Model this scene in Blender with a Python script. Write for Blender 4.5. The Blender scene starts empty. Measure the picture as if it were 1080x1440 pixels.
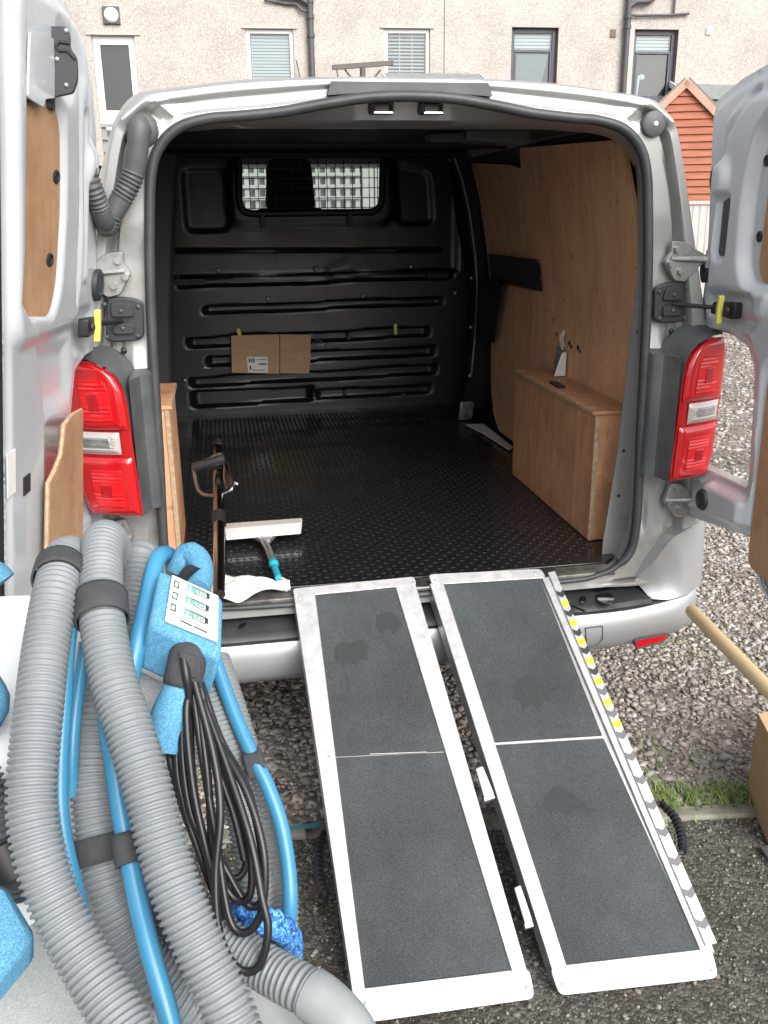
import bpy, bmesh, math, random
import numpy as np
from mathutils import Vector, Matrix
random.seed(7); rng = np.random.default_rng(7)
scene = bpy.context.scene
COL = scene.collection
# ------------------------------------------------------------------ camera
cd = bpy.data.cameras.new('camera'); cam = bpy.data.objects.new('camera', cd); COL.objects.link(cam)
cd.sensor_fit = 'VERTICAL'; cd.sensor_height = 36; cd.sensor_width = 27; cd.lens = 32.01
cd.clip_start = .05; cd.clip_end = 500
PITCH, ROLL, YAW = .3216, -.012, .1733
_F = Vector((math.sin(YAW)*math.cos(PITCH), math.cos(YAW)*math.cos(PITCH), -math.sin(PITCH)))
_R = Vector((math.cos(YAW), -math.sin(YAW), 0)); _U = _R.cross(_F)
_R, _U = math.cos(ROLL)*_R+math.sin(ROLL)*_U, -math.sin(ROLL)*_R+math.cos(ROLL)*_U
cam.matrix_world = Matrix(((_R.x,_U.x,-_F.x,-.4715),(_R.y,_U.y,-_F.y,-2.2794),(_R.z,_U.z,-_F.z,1.5936),(0,0,0,1)))
scene.camera = cam
# ------------------------------------------------------------------ sky, sun, exposure (bright overcast)
SUN_EL, SUN_AZ = math.radians(37), math.radians(160)      # azimuth from +y clockwise: behind the camera, to the right
w = bpy.data.worlds.new('World'); scene.world = w; w.use_nodes = True
nt = w.node_tree; nt.nodes.clear()
sky = nt.nodes.new('ShaderNodeTexSky'); sky.sky_type = 'NISHITA'; sky.sun_disc = False
sky.sun_elevation = SUN_EL; sky.sun_rotation = SUN_AZ; sky.dust_density = 4; sky.air_density = 1.0; sky.ozone_density = 1
hs = nt.nodes.new('ShaderNodeHueSaturation'); hs.inputs['Saturation'].default_value = .22
bg = nt.nodes.new('ShaderNodeBackground'); bg.inputs['Strength'].default_value = .15
wo = nt.nodes.new('ShaderNodeOutputWorld')
nt.links.new(sky.outputs[0], hs.inputs['Color']); nt.links.new(hs.outputs[0], bg.inputs[0]); nt.links.new(bg.outputs[0], wo.inputs[0])
sl = bpy.data.lights.new('sun', 'SUN'); sl.energy = 1.5; sl.angle = math.radians(50); sl.color = (1, .97, .93)
so = bpy.data.objects.new('sun', sl); COL.objects.link(so)
sd = Vector((math.sin(SUN_AZ)*math.cos(SUN_EL), math.cos(SUN_AZ)*math.cos(SUN_EL), math.sin(SUN_EL)))
so.rotation_euler = (-sd).to_track_quat('-Z', 'Y').to_euler(); so.location = (0, -4, 8)
scene.view_settings.view_transform = 'Standard'; scene.view_settings.look = 'None'
scene.view_settings.gamma = 1; scene.view_settings.exposure = .90
scene.view_settings.use_curve_mapping = False
# ------------------------------------------------------------------ materials
class NT:
    def __init__(s, m): s.t = m.node_tree
    def n(s, typ, **k):
        d = s.t.nodes.new(typ)
        for a, v in k.items():
            if a in d.inputs: d.inputs[a].default_value = v
            else: setattr(d, a, v)
        return d
    def l(s, a, b): s.t.links.new(a, b)
def rgb(c): return (c[0], c[1], c[2], 1)
def mat(name, col, rough=.5, metal=0, coat=0, var=0, vscale=8, stretch=None, col2=None, bump=0, bscale=60, spec=.5, lo=.35, hi=.65, trans=0, rvar=0, attr=None):
    m = bpy.data.materials.new(name); m.use_nodes = True; g = NT(m)
    b = m.node_tree.nodes['Principled BSDF']
    b.inputs['Base Color'].default_value = rgb(col); b.inputs['Roughness'].default_value = rough
    b.inputs['Metallic'].default_value = metal; b.inputs['Coat Weight'].default_value = coat; b.inputs['Coat Roughness'].default_value = .08
    b.inputs['Specular IOR Level'].default_value = spec; b.inputs['Transmission Weight'].default_value = trans
    tc = g.n('ShaderNodeTexCoord'); co = tc.outputs['Object']
    if stretch:
        mp = g.n('ShaderNodeMapping'); mp.inputs['Scale'].default_value = stretch; g.l(co, mp.inputs[0]); co = mp.outputs[0]
    if attr:
        at = g.n('ShaderNodeAttribute', attribute_name=attr); g.l(at.outputs['Color'], b.inputs['Base Color'])
    if var or col2:
        no = g.n('ShaderNodeTexNoise', Scale=vscale, Detail=8.0, Roughness=.62); g.l(co, no.inputs['Vector'])
        cr = g.n('ShaderNodeValToRGB'); cr.color_ramp.elements[0].position = lo; cr.color_ramp.elements[1].position = hi
        c2 = col2 or tuple(c*(1-var) for c in col)
        cr.color_ramp.elements[0].color = rgb(c2); cr.color_ramp.elements[1].color = rgb(col)
        g.l(no.outputs[0], cr.inputs[0]); g.l(cr.outputs[0], b.inputs['Base Color'])
        if rvar:
            mr = g.n('ShaderNodeMapRange'); mr.inputs['From Min'].default_value = lo; mr.inputs['From Max'].default_value = hi
            mr.inputs['To Min'].default_value = rough+rvar; mr.inputs['To Max'].default_value = rough
            g.l(no.outputs[0], mr.inputs[0]); g.l(mr.outputs[0], b.inputs['Roughness'])
    if bump:
        bn = g.n('ShaderNodeTexNoise', Scale=bscale, Detail=5.0); g.l(co, bn.inputs['Vector'])
        bp = g.n('ShaderNodeBump', Strength=min(1, bump), Distance=.004); g.l(bn.outputs[0], bp.inputs['Height']); g.l(bp.outputs[0], b.inputs['Normal'])
    return m
def speckle(name, c1, c2, c3, scale, rough=.9, bump=.6, dist=.003):
    m = bpy.data.materials.new(name); m.use_nodes = True; g = NT(m); b = m.node_tree.nodes['Principled BSDF']
    tc = g.n('ShaderNodeTexCoord'); v = g.n('ShaderNodeTexVoronoi', Scale=scale); g.l(tc.outputs['Object'], v.inputs['Vector'])
    cr = g.n('ShaderNodeValToRGB'); e = cr.color_ramp.elements; e[0].position = .1; e[0].color = rgb(c1); e[1].position = .9; e[1].color = rgb(c3)
    k = e.new(.5); k.color = rgb(c2)
    sp = g.n('ShaderNodeSeparateColor'); g.l(v.outputs['Color'], sp.inputs[0]); g.l(sp.outputs[0], cr.inputs[0])
    n2 = g.n('ShaderNodeTexNoise', Scale=1.3, Detail=6.0); g.l(tc.outputs['Object'], n2.inputs['Vector'])
    mx = g.n('ShaderNodeMix', data_type='RGBA', blend_type='MULTIPLY'); mx.inputs[0].default_value = 1
    c4 = g.n('ShaderNodeValToRGB'); c4.color_ramp.elements[0].position = .3; c4.color_ramp.elements[0].color = (.82, .82, .8, 1); c4.color_ramp.elements[1].position = .65; c4.color_ramp.elements[1].color = (1, 1, 1, 1)
    g.l(n2.outputs[0], c4.inputs[0]); g.l(cr.outputs[0], mx.inputs[6]); g.l(c4.outputs[0], mx.inputs[7]); g.l(mx.outputs[2], b.inputs['Base Color'])
    b.inputs['Roughness'].default_value = rough
    bp = g.n('ShaderNodeBump', Strength=bump, Distance=dist); g.l(v.outputs['Distance'], bp.inputs['Height']); bp.invert = True; g.l(bp.outputs[0], b.inputs['Normal'])
    return m
def glass(name, tint=(.9, .95, .95), tr=.85):
    m = bpy.data.materials.new(name); m.use_nodes = True; g = NT(m); m.node_tree.nodes.clear()
    o = g.n('ShaderNodeOutputMaterial'); mx = g.n('ShaderNodeMixShader'); t = g.n('ShaderNodeBsdfTransparent'); t.inputs[0].default_value = rgb(tint)
    gl = g.n('ShaderNodeBsdfGlossy', Roughness=.03); fr = g.n('ShaderNodeFresnel', IOR=1.6)
    ma = g.n('ShaderNodeMath', operation='MAXIMUM'); ma.inputs[1].default_value = 1-tr; g.l(fr.outputs[0], ma.inputs[0])
    g.l(ma.outputs[0], mx.inputs[0]); g.l(t.outputs[0], mx.inputs[1]); g.l(gl.outputs[0], mx.inputs[2]); g.l(mx.outputs[0], o.inputs[0])
    return m
def plywood(name, c1, c2, c3, st=(14, 14, 1.1), sc=1.6, stain=.45):
    m = bpy.data.materials.new(name); m.use_nodes = True; g = NT(m); b = m.node_tree.nodes['Principled BSDF']
    tc = g.n('ShaderNodeTexCoord'); mp = g.n('ShaderNodeMapping'); mp.inputs['Scale'].default_value = st; g.l(tc.outputs['Object'], mp.inputs[0])
    n1 = g.n('ShaderNodeTexNoise', Scale=sc, Detail=9.0, Roughness=.65, Distortion=.6); g.l(mp.outputs[0], n1.inputs['Vector'])
    cr = g.n('ShaderNodeValToRGB'); e = cr.color_ramp.elements; e[0].position = .28; e[0].color = rgb(c2); e[1].position = .72; e[1].color = rgb(c1)
    g.l(n1.outputs[0], cr.inputs[0])
    n2 = g.n('ShaderNodeTexNoise', Scale=5.0, Detail=8.0, Roughness=.7); g.l(tc.outputs['Object'], n2.inputs['Vector'])
    r2 = g.n('ShaderNodeValToRGB'); r2.color_ramp.elements[0].position = .3; r2.color_ramp.elements[0].color = (stain+.1, stain+.08, stain+.05, 1); r2.color_ramp.elements[1].position = .55; r2.color_ramp.elements[1].color = (1, 1, 1, 1)
    g.l(n2.outputs[0], r2.inputs[0])
    mx = g.n('ShaderNodeMix', data_type='RGBA', blend_type='MULTIPLY'); mx.inputs[0].default_value = 1; g.l(cr.outputs[0], mx.inputs[6]); g.l(r2.outputs[0], mx.inputs[7])
    # dents and knots
    n3 = g.n('ShaderNodeTexNoise', Scale=34.0, Detail=3.0); g.l(tc.outputs['Object'], n3.inputs['Vector'])
    r3 = g.n('ShaderNodeValToRGB'); r3.color_ramp.elements[0].position = .29; r3.color_ramp.elements[0].color = rgb(c3); r3.color_ramp.elements[1].position = .35; r3.color_ramp.elements[1].color = (1, 1, 1, 1)
    g.l(n3.outputs[0], r3.inputs[0])
    m2 = g.n('ShaderNodeMix', data_type='RGBA', blend_type='MULTIPLY'); m2.inputs[0].default_value = .4; g.l(mx.outputs[2], m2.inputs[6]); g.l(r3.outputs[0], m2.inputs[7])
    g.l(m2.outputs[2], b.inputs['Base Color']); b.inputs['Roughness'].default_value = .62
    bp = g.n('ShaderNodeBump', Strength=.25, Distance=.002); g.l(n1.outputs[0], bp.inputs['Height']); g.l(bp.outputs[0], b.inputs['Normal'])
    return m
M = {}
M['paint'] = mat('silver_paint', (.40, .41, .42), .33, .45, .5, var=.07, vscale=3, rvar=.08)
M['jamb'] = mat('silver_jamb_paint', (.38, .385, .38), .36, .4, .35, col2=(.24, .23, .205), vscale=3.2, lo=.28, hi=.46, rvar=.2)
M['doorpaint'] = mat('silver_door_inner_paint', (.60, .63, .66), .34, .2, .45, var=.14, vscale=4)
M['bare'] = mat('galvanised_hinge', (.40, .40, .39), .38, .7, 0, var=.35, vscale=30)
M['seal'] = mat('rubber_seal', (.052, .055, .058), .5, var=.3, vscale=20)
M['trim'] = mat('dark_trim_plastic', (.05, .057, .063), .5, col2=(.09, .092, .09), vscale=9, lo=.3, hi=.6)
M['black'] = mat('black_plastic', (.014, .015, .017), .5, var=.3, vscale=30)
M['cover'] = mat('grey_black_plastic', (.028, .031, .035), .48)
M['boot'] = mat('grey_rubber_boot', (.085, .09, .093), .55, var=.2, vscale=25)
M['pad'] = mat('bumper_pad_plastic', (.035, .037, .038), .36, var=.4, vscale=14, bump=.15, bscale=300, rvar=.2)
M['liner'] = mat('bulkhead_black_paint', (.005, .0065, .0095), .32, .0, .1, var=.35, vscale=4, rvar=.15)
M['ceil'] = mat('headlining_dark', (.008, .009, .011), .6)
M['mat'] = mat('rubber_mat', (.013, .014, .016), .14, 0, .4, var=.4, vscale=2.2, rvar=.34, bump=.1, bscale=120)
M['sill'] = mat('scuffed_sill', (.30, .29, .27), .4, .6, 0, col2=(.08, .075, .07), vscale=12, lo=.4, hi=.6)
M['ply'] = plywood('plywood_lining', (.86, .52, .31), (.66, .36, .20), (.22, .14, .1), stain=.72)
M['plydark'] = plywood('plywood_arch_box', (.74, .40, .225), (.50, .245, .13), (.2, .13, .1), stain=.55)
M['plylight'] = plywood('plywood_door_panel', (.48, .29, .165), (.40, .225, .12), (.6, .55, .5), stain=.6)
M['plyedge'] = mat('plywood_edge', (.50, .36, .23), .8, var=.4, vscale=60)
M['alu'] = mat('aluminium', (.58, .58, .58), .42, .55, 0, var=.3, vscale=34, rvar=.12)
M['alumill'] = mat('aluminium_mill', (.62, .62, .62), .35, .8, 0, var=.25, vscale=14)  # mill finish for decks, side walls, tongue ends and rivets
M['chrome'] = mat('polished_steel', (.42, .43, .45), .2, 1)
M['red'] = mat('red_lens', (.44, .006, .010), .1, 0, 1, spec=.6)
M['red2'] = mat('red_lens_inner', (.58, .010, .014), .22, 0, .6)
M['reddark'] = mat('red_lens_edge', (.36, .004, .008), .15, 0, 1)
M['clear'] = mat('clear_lens', (.44, .41, .39), .18, .15, 1)
M['yellow'] = mat('yellow_tag', (.60, .60, .12), .5)
M['chevy'] = mat('fluorescent_yellow_tape', (.46, .66, .03), .45)
M['chevglare'] = mat('glare_chevron_tape', (.12, .12, .125), .5)  # dark chevrons paled by glare, the reflected light put into the colour
M['chevd'] = mat('dark_chevron_tape', (.03, .03, .035), .45)
M['white'] = mat('white_plastic', (.78, .80, .80), .4)
M['paper'] = mat('white_paper', (.78, .77, .74), .85, var=.12, vscale=30)
M['print'] = mat('print_black', (.02, .02, .022), .6)
M['printg'] = mat('print_green', (.06, .42, .30), .6)
M['card'] = mat('cardboard', (.46, .31, .18), .85, var=.14, vscale=10, stretch=(1, 1, 6))
M['hose'] = mat('grey_vacuum_hose', (.195, .213, .223), .5, var=.1, vscale=7)
M['hosel'] = mat('pale_hose_cuff', (.27, .29, .295), .5, var=.15, vscale=20)
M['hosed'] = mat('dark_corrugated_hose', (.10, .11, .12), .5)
M['blue'] = mat('blue_solution_hose', (.045, .225, .39), .38, .0, .1, var=.15, vscale=9)
M['turq'] = mat('turquoise_grip', (.02, .34, .46), .4)
M['foam'] = speckle('blue_speckled_cover', (.05, .215, .37), (.08, .27, .44), (.14, .35, .52), 950, .8, .25, .001)
M['rope'] = speckle('blue_patterned_rope', (.02, .06, .30), (.05, .25, .65), (.15, .45, .85), 300, .8, .5, .002)
M['velcro'] = mat('black_velcro', (.055, .056, .06), .75, var=.3, vscale=60, bump=.4, bscale=900)
M['cable'] = mat('black_cable', (.012, .012, .014), .35)
M['tub'] = speckle('grey_granite_plastic', (.40, .42, .43), (.47, .49, .49), (.53, .55, .55), 700, .55, .12, .001)
M['tank'] = mat('white_tank_plastic', (.80, .83, .84), .45, var=.05, vscale=5)
M['teal'] = mat('teal_strap', (.03, .22, .25), .7)
M['pole'] = mat('pale_wood_pole', (.62, .47, .27), .55, var=.2, vscale=6, stretch=(1, 1, 1))
M['harl'] = speckle('pebbledash_render', (.36, .325, .29), (.44, .40, .37), (.50, .47, .44), 60, .95, .25, .008)
M['smooth'] = mat('smooth_render', (.47, .44, .41), .9, var=.12, vscale=4)
M['pipe'] = mat('dark_downpipe', (.075, .075, .085), .5, var=.2, vscale=6)
M['upvc'] = mat('white_window_frame', (.80, .80, .79), .35)
M['anth'] = mat('grey_window_frame', (.055, .062, .082), .4)
M['pane'] = glass('window_glass', (.80, .87, .90), .90)
M['screen'] = glass('windscreen_glass', (.85, .9, .88), .93)
M['reflection_curtain'] = mat('sky_reflection_curtain', (.20, .27, .31), .8, var=.2, vscale=3)  # curtain with the sky's bluish reflection in the pane put into its colour
M['room'] = mat('dark_room', (.03, .035, .042), .9)
M['blind'] = mat('blind_slat', (.82, .86, .86), .6)
M['stone'] = mat('reddish_stone', (.34, .22, .19), .9, var=.2, vscale=12)
M['lampw'] = mat('bulkhead_lamp_glass', (.80, .77, .68), .4)
M['shed'] = mat('orange_shed_board', (.40, .145, .085), .8, col2=(.31, .105, .06), vscale=3, stretch=(1, 1, 9))
M['shedt'] = mat('pale_shed_trim', (.52, .32, .24), .8, var=.2, vscale=6)
M['felt'] = mat('grey_roof_felt', (.22, .24, .235), .9, var=.2, vscale=5)
M['fence'] = mat('weathered_fence_board', (.46, .44, .42), .9, var=.3, vscale=4, stretch=(6, 6, .6))
M['lattice'] = mat('white_lattice', (.25, .265, .25), .7, var=.1, vscale=8)
M['post'] = mat('brown_steel_post', (.10, .085, .075), .6)
M['tyre'] = mat('tyre', (.018, .018, .018), .8)
M['fabric'] = mat('dark_seat_fabric', (.012, .013, .017), .9)
M['stones'] = mat('gravel_stone', (.3, .27, .25), .85, attr='tone', bump=.25, bscale=200)
M['grassb'] = mat('grass_blade', (.14, .21, .055), .6, attr='tone')
def ground_mat(name, c1, c2, c3, scale, bump=.8, dist=.012, big=1.6, dark=(.5, .5, .48)):
    m = speckle(name, c1, c2, c3, scale, .92, bump, dist)
    for n_ in m.node_tree.nodes:
        if n_.type == 'TEX_NOISE': n_.inputs['Scale'].default_value = big
        if n_.type == 'VALTORGB' and len(n_.color_ramp.elements) == 2: n_.color_ramp.elements[0].color = rgb(dark)
    return m
M['gravel'] = ground_mat('gravel_bed', (.13, .105, .09), (.23, .195, .17), (.33, .295, .265), 42)
M['tarmac'] = ground_mat('old_tarmac', (.040, .038, .033), (.075, .070, .061), (.14, .13, .115), 130, .7, .005, 2.4, (.55, .53, .48))
M['concrete'] = mat('concrete_edging', (.27, .255, .22), .9, col2=(.15, .15, .11), vscale=14, bump=.5, bscale=90)
M['earth'] = mat('rough_grass_bank', (.085, .10, .045), .95, var=.5, vscale=2, bump=.8, bscale=30)
def grit_mat():
    m = mat('ramp_grip_sheet', (.070, .080, .085), .82, col2=(.044, .050, .054), vscale=3.4, lo=.36, hi=.62, bump=.9, bscale=750)
    g = NT(m); b = m.node_tree.nodes['Principled BSDF']
    src = b.inputs['Base Color'].links[0].from_socket
    tc = g.n('ShaderNodeTexCoord'); n = g.n('ShaderNodeTexNoise', Scale=420.0, Detail=2.0); g.l(tc.outputs['Object'], n.inputs['Vector'])
    cr = g.n('ShaderNodeValToRGB'); cr.color_ramp.elements[0].position = .35; cr.color_ramp.elements[0].color = (.6, .6, .6, 1); cr.color_ramp.elements[1].position = .7; cr.color_ramp.elements[1].color = (1.5, 1.5, 1.5, 1)
    mx = g.n('ShaderNodeMix', data_type='RGBA', blend_type='MULTIPLY'); mx.inputs[0].default_value = 1
    g.l(n.outputs[0], cr.inputs[0]); g.l(src, mx.inputs[6]); g.l(cr.outputs[0], mx.inputs[7]); g.l(mx.outputs[2], b.inputs['Base Color'])
    return m
M['grit'] = grit_mat()
M['wet'] = mat('damp_patch_on_grip', (.038, .044, .047), .6, bump=.9, bscale=750)
M['water'] = mat('water_puddle', (.012, .013, .014), .05, 0, 1)
# ------------------------------------------------------------------ geometry helpers
class MB:
    def __init__(s): s.v = []; s.f = []
    def add(s, vs, fs):
        o = len(s.v); s.v += [tuple(map(float, q)) for q in vs]; s.f += [tuple(i+o for i in q) for q in fs]; return s
    def box(s, a, b):
        x0, y0, z0 = a; x1, y1, z1 = b
        return s.add([(x0,y0,z0),(x1,y0,z0),(x1,y1,z0),(x0,y1,z0),(x0,y0,z1),(x1,y0,z1),(x1,y1,z1),(x0,y1,z1)],
              [(0,3,2,1),(4,5,6,7),(0,1,5,4),(1,2,6,5),(2,3,7,6),(3,0,4,7)])
    def hexa(s, q, e):                                        # quad q (4 points) swept by vector e
        q = [Vector(p) for p in q]; e = Vector(e)
        return s.add(q+[p+e for p in q], [(3,2,1,0),(4,5,6,7),(0,1,5,4),(1,2,6,5),(2,3,7,6),(3,0,4,7)])
    def prism(s, pts, e):                                     # any outline swept by vector e
        n = len(pts); p = [Vector(q) for q in pts]; e = Vector(e)
        return s.add(p+[q+e for q in p], [tuple(range(n-1,-1,-1)), tuple(range(n,2*n))]+[(i,(i+1)%n,n+(i+1)%n,n+i) for i in range(n)])
    def tube(s, path, r, n=12, cap=True, flat=1.0, up=None):
        P = [Vector(p) for p in path]; m = len(P); R = r if hasattr(r, '__len__') else [r]*m
        T = [(P[min(i+1,m-1)]-P[max(i-1,0)]).normalized() for i in range(m)]
        a = Vector(up) if up else (Vector((0,0,1)) if abs(T[0].z) < .9 else Vector((1,0,0)))
        N = (a-T[0]*a.dot(T[0])).normalized(); vs = []
        for i in range(m):
            N = (N-T[i]*N.dot(T[i])).normalized(); B = T[i].cross(N)
            for k in range(n):
                t = 2*math.pi*k/n; vs.append(P[i]+N*(R[i]*flat*math.cos(t))+B*(R[i]*math.sin(t)))
        fs = [(i*n+k, i*n+(k+1)%n, (i+1)*n+(k+1)%n, (i+1)*n+k) for i in range(m-1) for k in range(n)]
        if cap: fs += [tuple(range(n-1,-1,-1)), tuple(range((m-1)*n, m*n))]
        return s.add(vs, fs)
    def loft(s, rings, closed=True):
        n = len(rings[0]); vs = [p for r in rings for p in r]; e = n if closed else n-1
        return s.add(vs, [(i*n+k, i*n+(k+1)%n, (i+1)*n+(k+1)%n, (i+1)*n+k) for i in range(len(rings)-1) for k in range(e)])
    def disc(s, c, ax, r, h, n=16, r2=None):
        c = Vector(c); ax = Vector(ax).normalized(); return s.tube([c, c+ax*h], [r, r if r2 is None else r2], n)
    def dome(s, c, ax, r, h, n=16, m=5):
        c = Vector(c); ax = Vector(ax).normalized()
        return s.tube([c+ax*(h*math.sin(k/m*math.pi/2)) for k in range(m+1)], [max(r*math.cos(k/m*math.pi/2), r*.02) for k in range(m+1)], n)
def wloc(o):
    v = Vector((0,0,0))
    while o is not None: v = v+o.location; o = o.parent
    return v
def build(mb, name, m, parent=None, smooth=30, bevel=0, seg=2, kind=None, label=None, recalc=True):
    off = wloc(parent) if parent is not None else Vector((0,0,0))
    me = bpy.data.meshes.new(name); me.from_pydata([tuple(Vector(v)-off) for v in mb.v], [], mb.f)
    if recalc:
        bm = bmesh.new(); bm.from_mesh(me); bmesh.ops.recalc_face_normals(bm, faces=bm.faces); bm.to_mesh(me); bm.free()
    me.materials.append(M[m] if isinstance(m, str) else m)
    if smooth:
        me.polygons.foreach_set('use_smooth', [True]*len(me.polygons)); me.set_sharp_from_angle(angle=math.radians(smooth))
    o = bpy.data.objects.new(name, me); COL.objects.link(o)
    if parent is not None: o.parent = parent
    if bevel:
        b = o.modifiers.new('bevel', 'BEVEL'); b.width = bevel; b.segments = seg; b.limit_method = 'ANGLE'; b.angle_limit = math.radians(35)
    if kind: o['kind'] = kind
    if label: o['label'] = label
    return o
def tag(o, label, cat, group=None):
    o['label'] = label; o['category'] = cat
    if group: o['group'] = group
    return o
def thing(name, label, cat, loc=(0,0,0), group=None):
    o = bpy.data.objects.new(name, None); COL.objects.link(o); o.location = loc; o.empty_display_size = .1
    return tag(o, label, cat, group)
def share(src, parent, loc=(0,0,0)):                          # another piece with the same mesh
    c = src.copy(); COL.objects.link(c); c.parent = parent; c.location = loc; return c
def spline(pts, step):                                        # Catmull-Rom resampled evenly
    P = [np.array(p, float) for p in pts]; P = [2*P[0]-P[1]]+P+[2*P[-1]-P[-2]]; out = []
    for i in range(1, len(P)-2):
        for t in np.linspace(0, 1, 40, endpoint=False):
            a, b, c, d = P[i-1:i+3]
            out.append(.5*((2*b)+(-a+c)*t+(2*a-5*b+4*c-d)*t*t+(-a+3*b-3*c+d)*t**3))
    out.append(P[-2]); out = np.array(out)
    L = np.concatenate([[0], np.cumsum(np.linalg.norm(np.diff(out, axis=0), axis=1))]); n = max(2, int(L[-1]/step)+1)
    s_ = np.linspace(0, L[-1], n); return np.stack([np.interp(s_, L, out[:, k]) for k in range(3)], 1), s_
def resample(pts, n, closed=False):
    P = np.array(pts, float)
    if closed: P = np.vstack([P, P[:1]])
    L = np.concatenate([[0], np.cumsum(np.linalg.norm(np.diff(P, axis=0), axis=1))])
    s_ = np.linspace(0, L[-1], n, endpoint=not closed)
    return np.stack([np.interp(s_, L, P[:, k]) for k in range(P.shape[1])], 1)
def rnd(pts, r=.02, n=4):                                     # round the corners of a polygon (any dimension)
    out = []; m = len(pts); P = [np.array(p, float) for p in pts]
    for i in range(m):
        a, b, c = P[i-1], P[i], P[(i+1) % m]; la, lc = np.linalg.norm(a-b), np.linalg.norm(c-b); k = min(r, la*.45, lc*.45)
        p, q = b+(a-b)/la*k, b+(c-b)/lc*k
        for t in np.linspace(0, 1, n+1): out.append(tuple((1-t)**2*p+2*t*(1-t)*b+t*t*q))
    return out
def sdf(poly, X, Y):                                          # signed distance, negative inside
    P = np.array(poly, float); d = np.full(X.shape, 1e9); ins = np.zeros(X.shape, bool)
    for i in range(len(P)):
        a, b = P[i-1], P[i]; ex, ey = b-a; wx, wy = X-a[0], Y-a[1]
        t = np.clip((wx*ex+wy*ey)/(ex*ex+ey*ey+1e-12), 0, 1); d = np.minimum(d, (wx-ex*t)**2+(wy-ey*t)**2)
        c = ((a[1] > Y) != (b[1] > Y)) & (X < (b[0]-a[0])*(Y-a[1])/(b[1]-a[1]+1e-12)+a[0]); ins ^= c
    d = np.sqrt(d); return np.where(ins, -d, d)
def step(d, w_): t = np.clip(.5-d/w_, 0, 1); return t*t*(3-2*t)      # 1 inside, 0 outside, soft edge of width w_
def ridge(pts, X, Y, r): 
    d = np.full(X.shape, 1e9)
    for a, b in zip(pts[:-1], pts[1:]):
        ex, ey = b[0]-a[0], b[1]-a[1]; wx, wy = X-a[0], Y-a[1]; t = np.clip((wx*ex+wy*ey)/(ex*ex+ey*ey+1e-12), 0, 1)
        d = np.minimum(d, np.hypot(wx-ex*t, wy-ey*t))
    t = np.clip(1-d/r, 0, 1); return t*t*(3-2*t)
# ================================================================== SETTING
def plane_obj(name, pts, m, kind='structure'):
    return build(MB().add(pts, [tuple(range(len(pts)))]), name, m, None, 0, kind=kind, recalc=False)
plane_obj('gravel_yard', [(-150,-60,0),(150,-60,0),(150,240,0),(-150,240,0)], 'gravel')
KX = lambda x: -.242-.118*(x+.39)                              # line where the tarmac meets the gravel
plane_obj('tarmac', [(-6,-8,.004),(6,-8,.004),(6,KX(6),.004),(-6,KX(-6),.004)], 'tarmac')
b = MB(); xs = np.linspace(-60, 60, 25); ys = [13.0, 13.6, 14.4, 15.4, 16.6, 60]; hz = [-.02, 1.3, 1.36, 2.3, 2.42, 2.6]
b.loft([[(x, y, h+(.05*math.sin(x*2.1+y) if 0 < i < 5 else 0)) for x in xs] for i, (y, h) in enumerate(zip(ys, hz))], closed=False)
build(b, 'bank', 'earth', None, 60, kind='structure')
# flush concrete edging between the tarmac and the gravel
ke = bpy.data.objects.new('kerb_edging', None); COL.objects.link(ke); ke['kind'] = 'structure'; ke.location = (0, -.26, 0)
for i, (x0, x1, z) in enumerate([(-.95,-.48,.012),(-.465,-.335,.02),(.16,.50,.012),(.515,.93,.016),(.945,1.4,.012),(1.415,1.9,.014)]):
    b = MB(); b.hexa([(x0, KX(x0), -.05), (x1, KX(x1), -.05), (x1, KX(x1)+.055, -.05), (x0, KX(x0)+.055, -.05)], (0, 0, .05+z))
    build(b, 'edging_stone', 'concrete', ke, 30, bevel=.008)
# ------------------------------------------------------------------ loose stones (real geometry, joined)
def scatter(name, spots, sizes, tones, m='stones', flat=.6):
    ico = bmesh.new(); bmesh.ops.create_icosphere(ico, subdivisions=1, radius=1); bv = np.array([v.co[:] for v in ico.verts]); bf = np.array([[v.index for v in f.verts] for f in ico.faces]); ico.free()
    n = len(spots); nv = len(bv); var = [bv*(1+.32*rng.standard_normal((nv, 1)).clip(-1.2, 1.2)) for _ in range(10)]
    V = np.stack(var)[rng.integers(0, 10, n)]
    sc = sizes[:, None]*np.stack([rng.uniform(.75, 1.5, n), rng.uniform(.6, 1.0, n), flat*rng.uniform(.6, 1.1, n)], 1)
    V = V*sc[:, None, :]; tx = rng.normal(0, .35, n); c, s_ = np.cos(tx)[:, None], np.sin(tx)[:, None]
    y, z = V[:, :, 1]*c-V[:, :, 2]*s_, V[:, :, 1]*s_+V[:, :, 2]*c; V = np.stack([V[:, :, 0], y, z], 2)
    a = rng.uniform(0, 6.28, n); c, s_ = np.cos(a)[:, None], np.sin(a)[:, None]
    V = np.stack([V[:, :, 0]*c-V[:, :, 1]*s_, V[:, :, 0]*s_+V[:, :, 1]*c, V[:, :, 2]], 2)+spots[:, None, :]
    F = (bf[None]+np.arange(n)[:, None, None]*nv).reshape(-1)
    me = bpy.data.meshes.new(name); me.vertices.add(n*nv); me.vertices.foreach_set('co', V.reshape(-1).astype(np.float32))
    nf = n*len(bf); me.loops.add(nf*3); me.loops.foreach_set('vertex_index', F.astype(np.int32)); me.polygons.add(nf)
    me.polygons.foreach_set('loop_start', np.arange(0, nf*3, 3, dtype=np.int32)); me.update(calc_edges=True)
    ca = me.color_attributes.new('tone', 'FLOAT_COLOR', 'POINT'); cc = np.concatenate([np.repeat(tones, nv, 0), np.ones((n*nv, 1))], 1); ca.data.foreach_set('color', cc.reshape(-1).astype(np.float32))
    me.materials.append(M[m]); o = bpy.data.objects.new(name, me); COL.objects.link(o); o['kind'] = 'stuff'; return o
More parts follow.
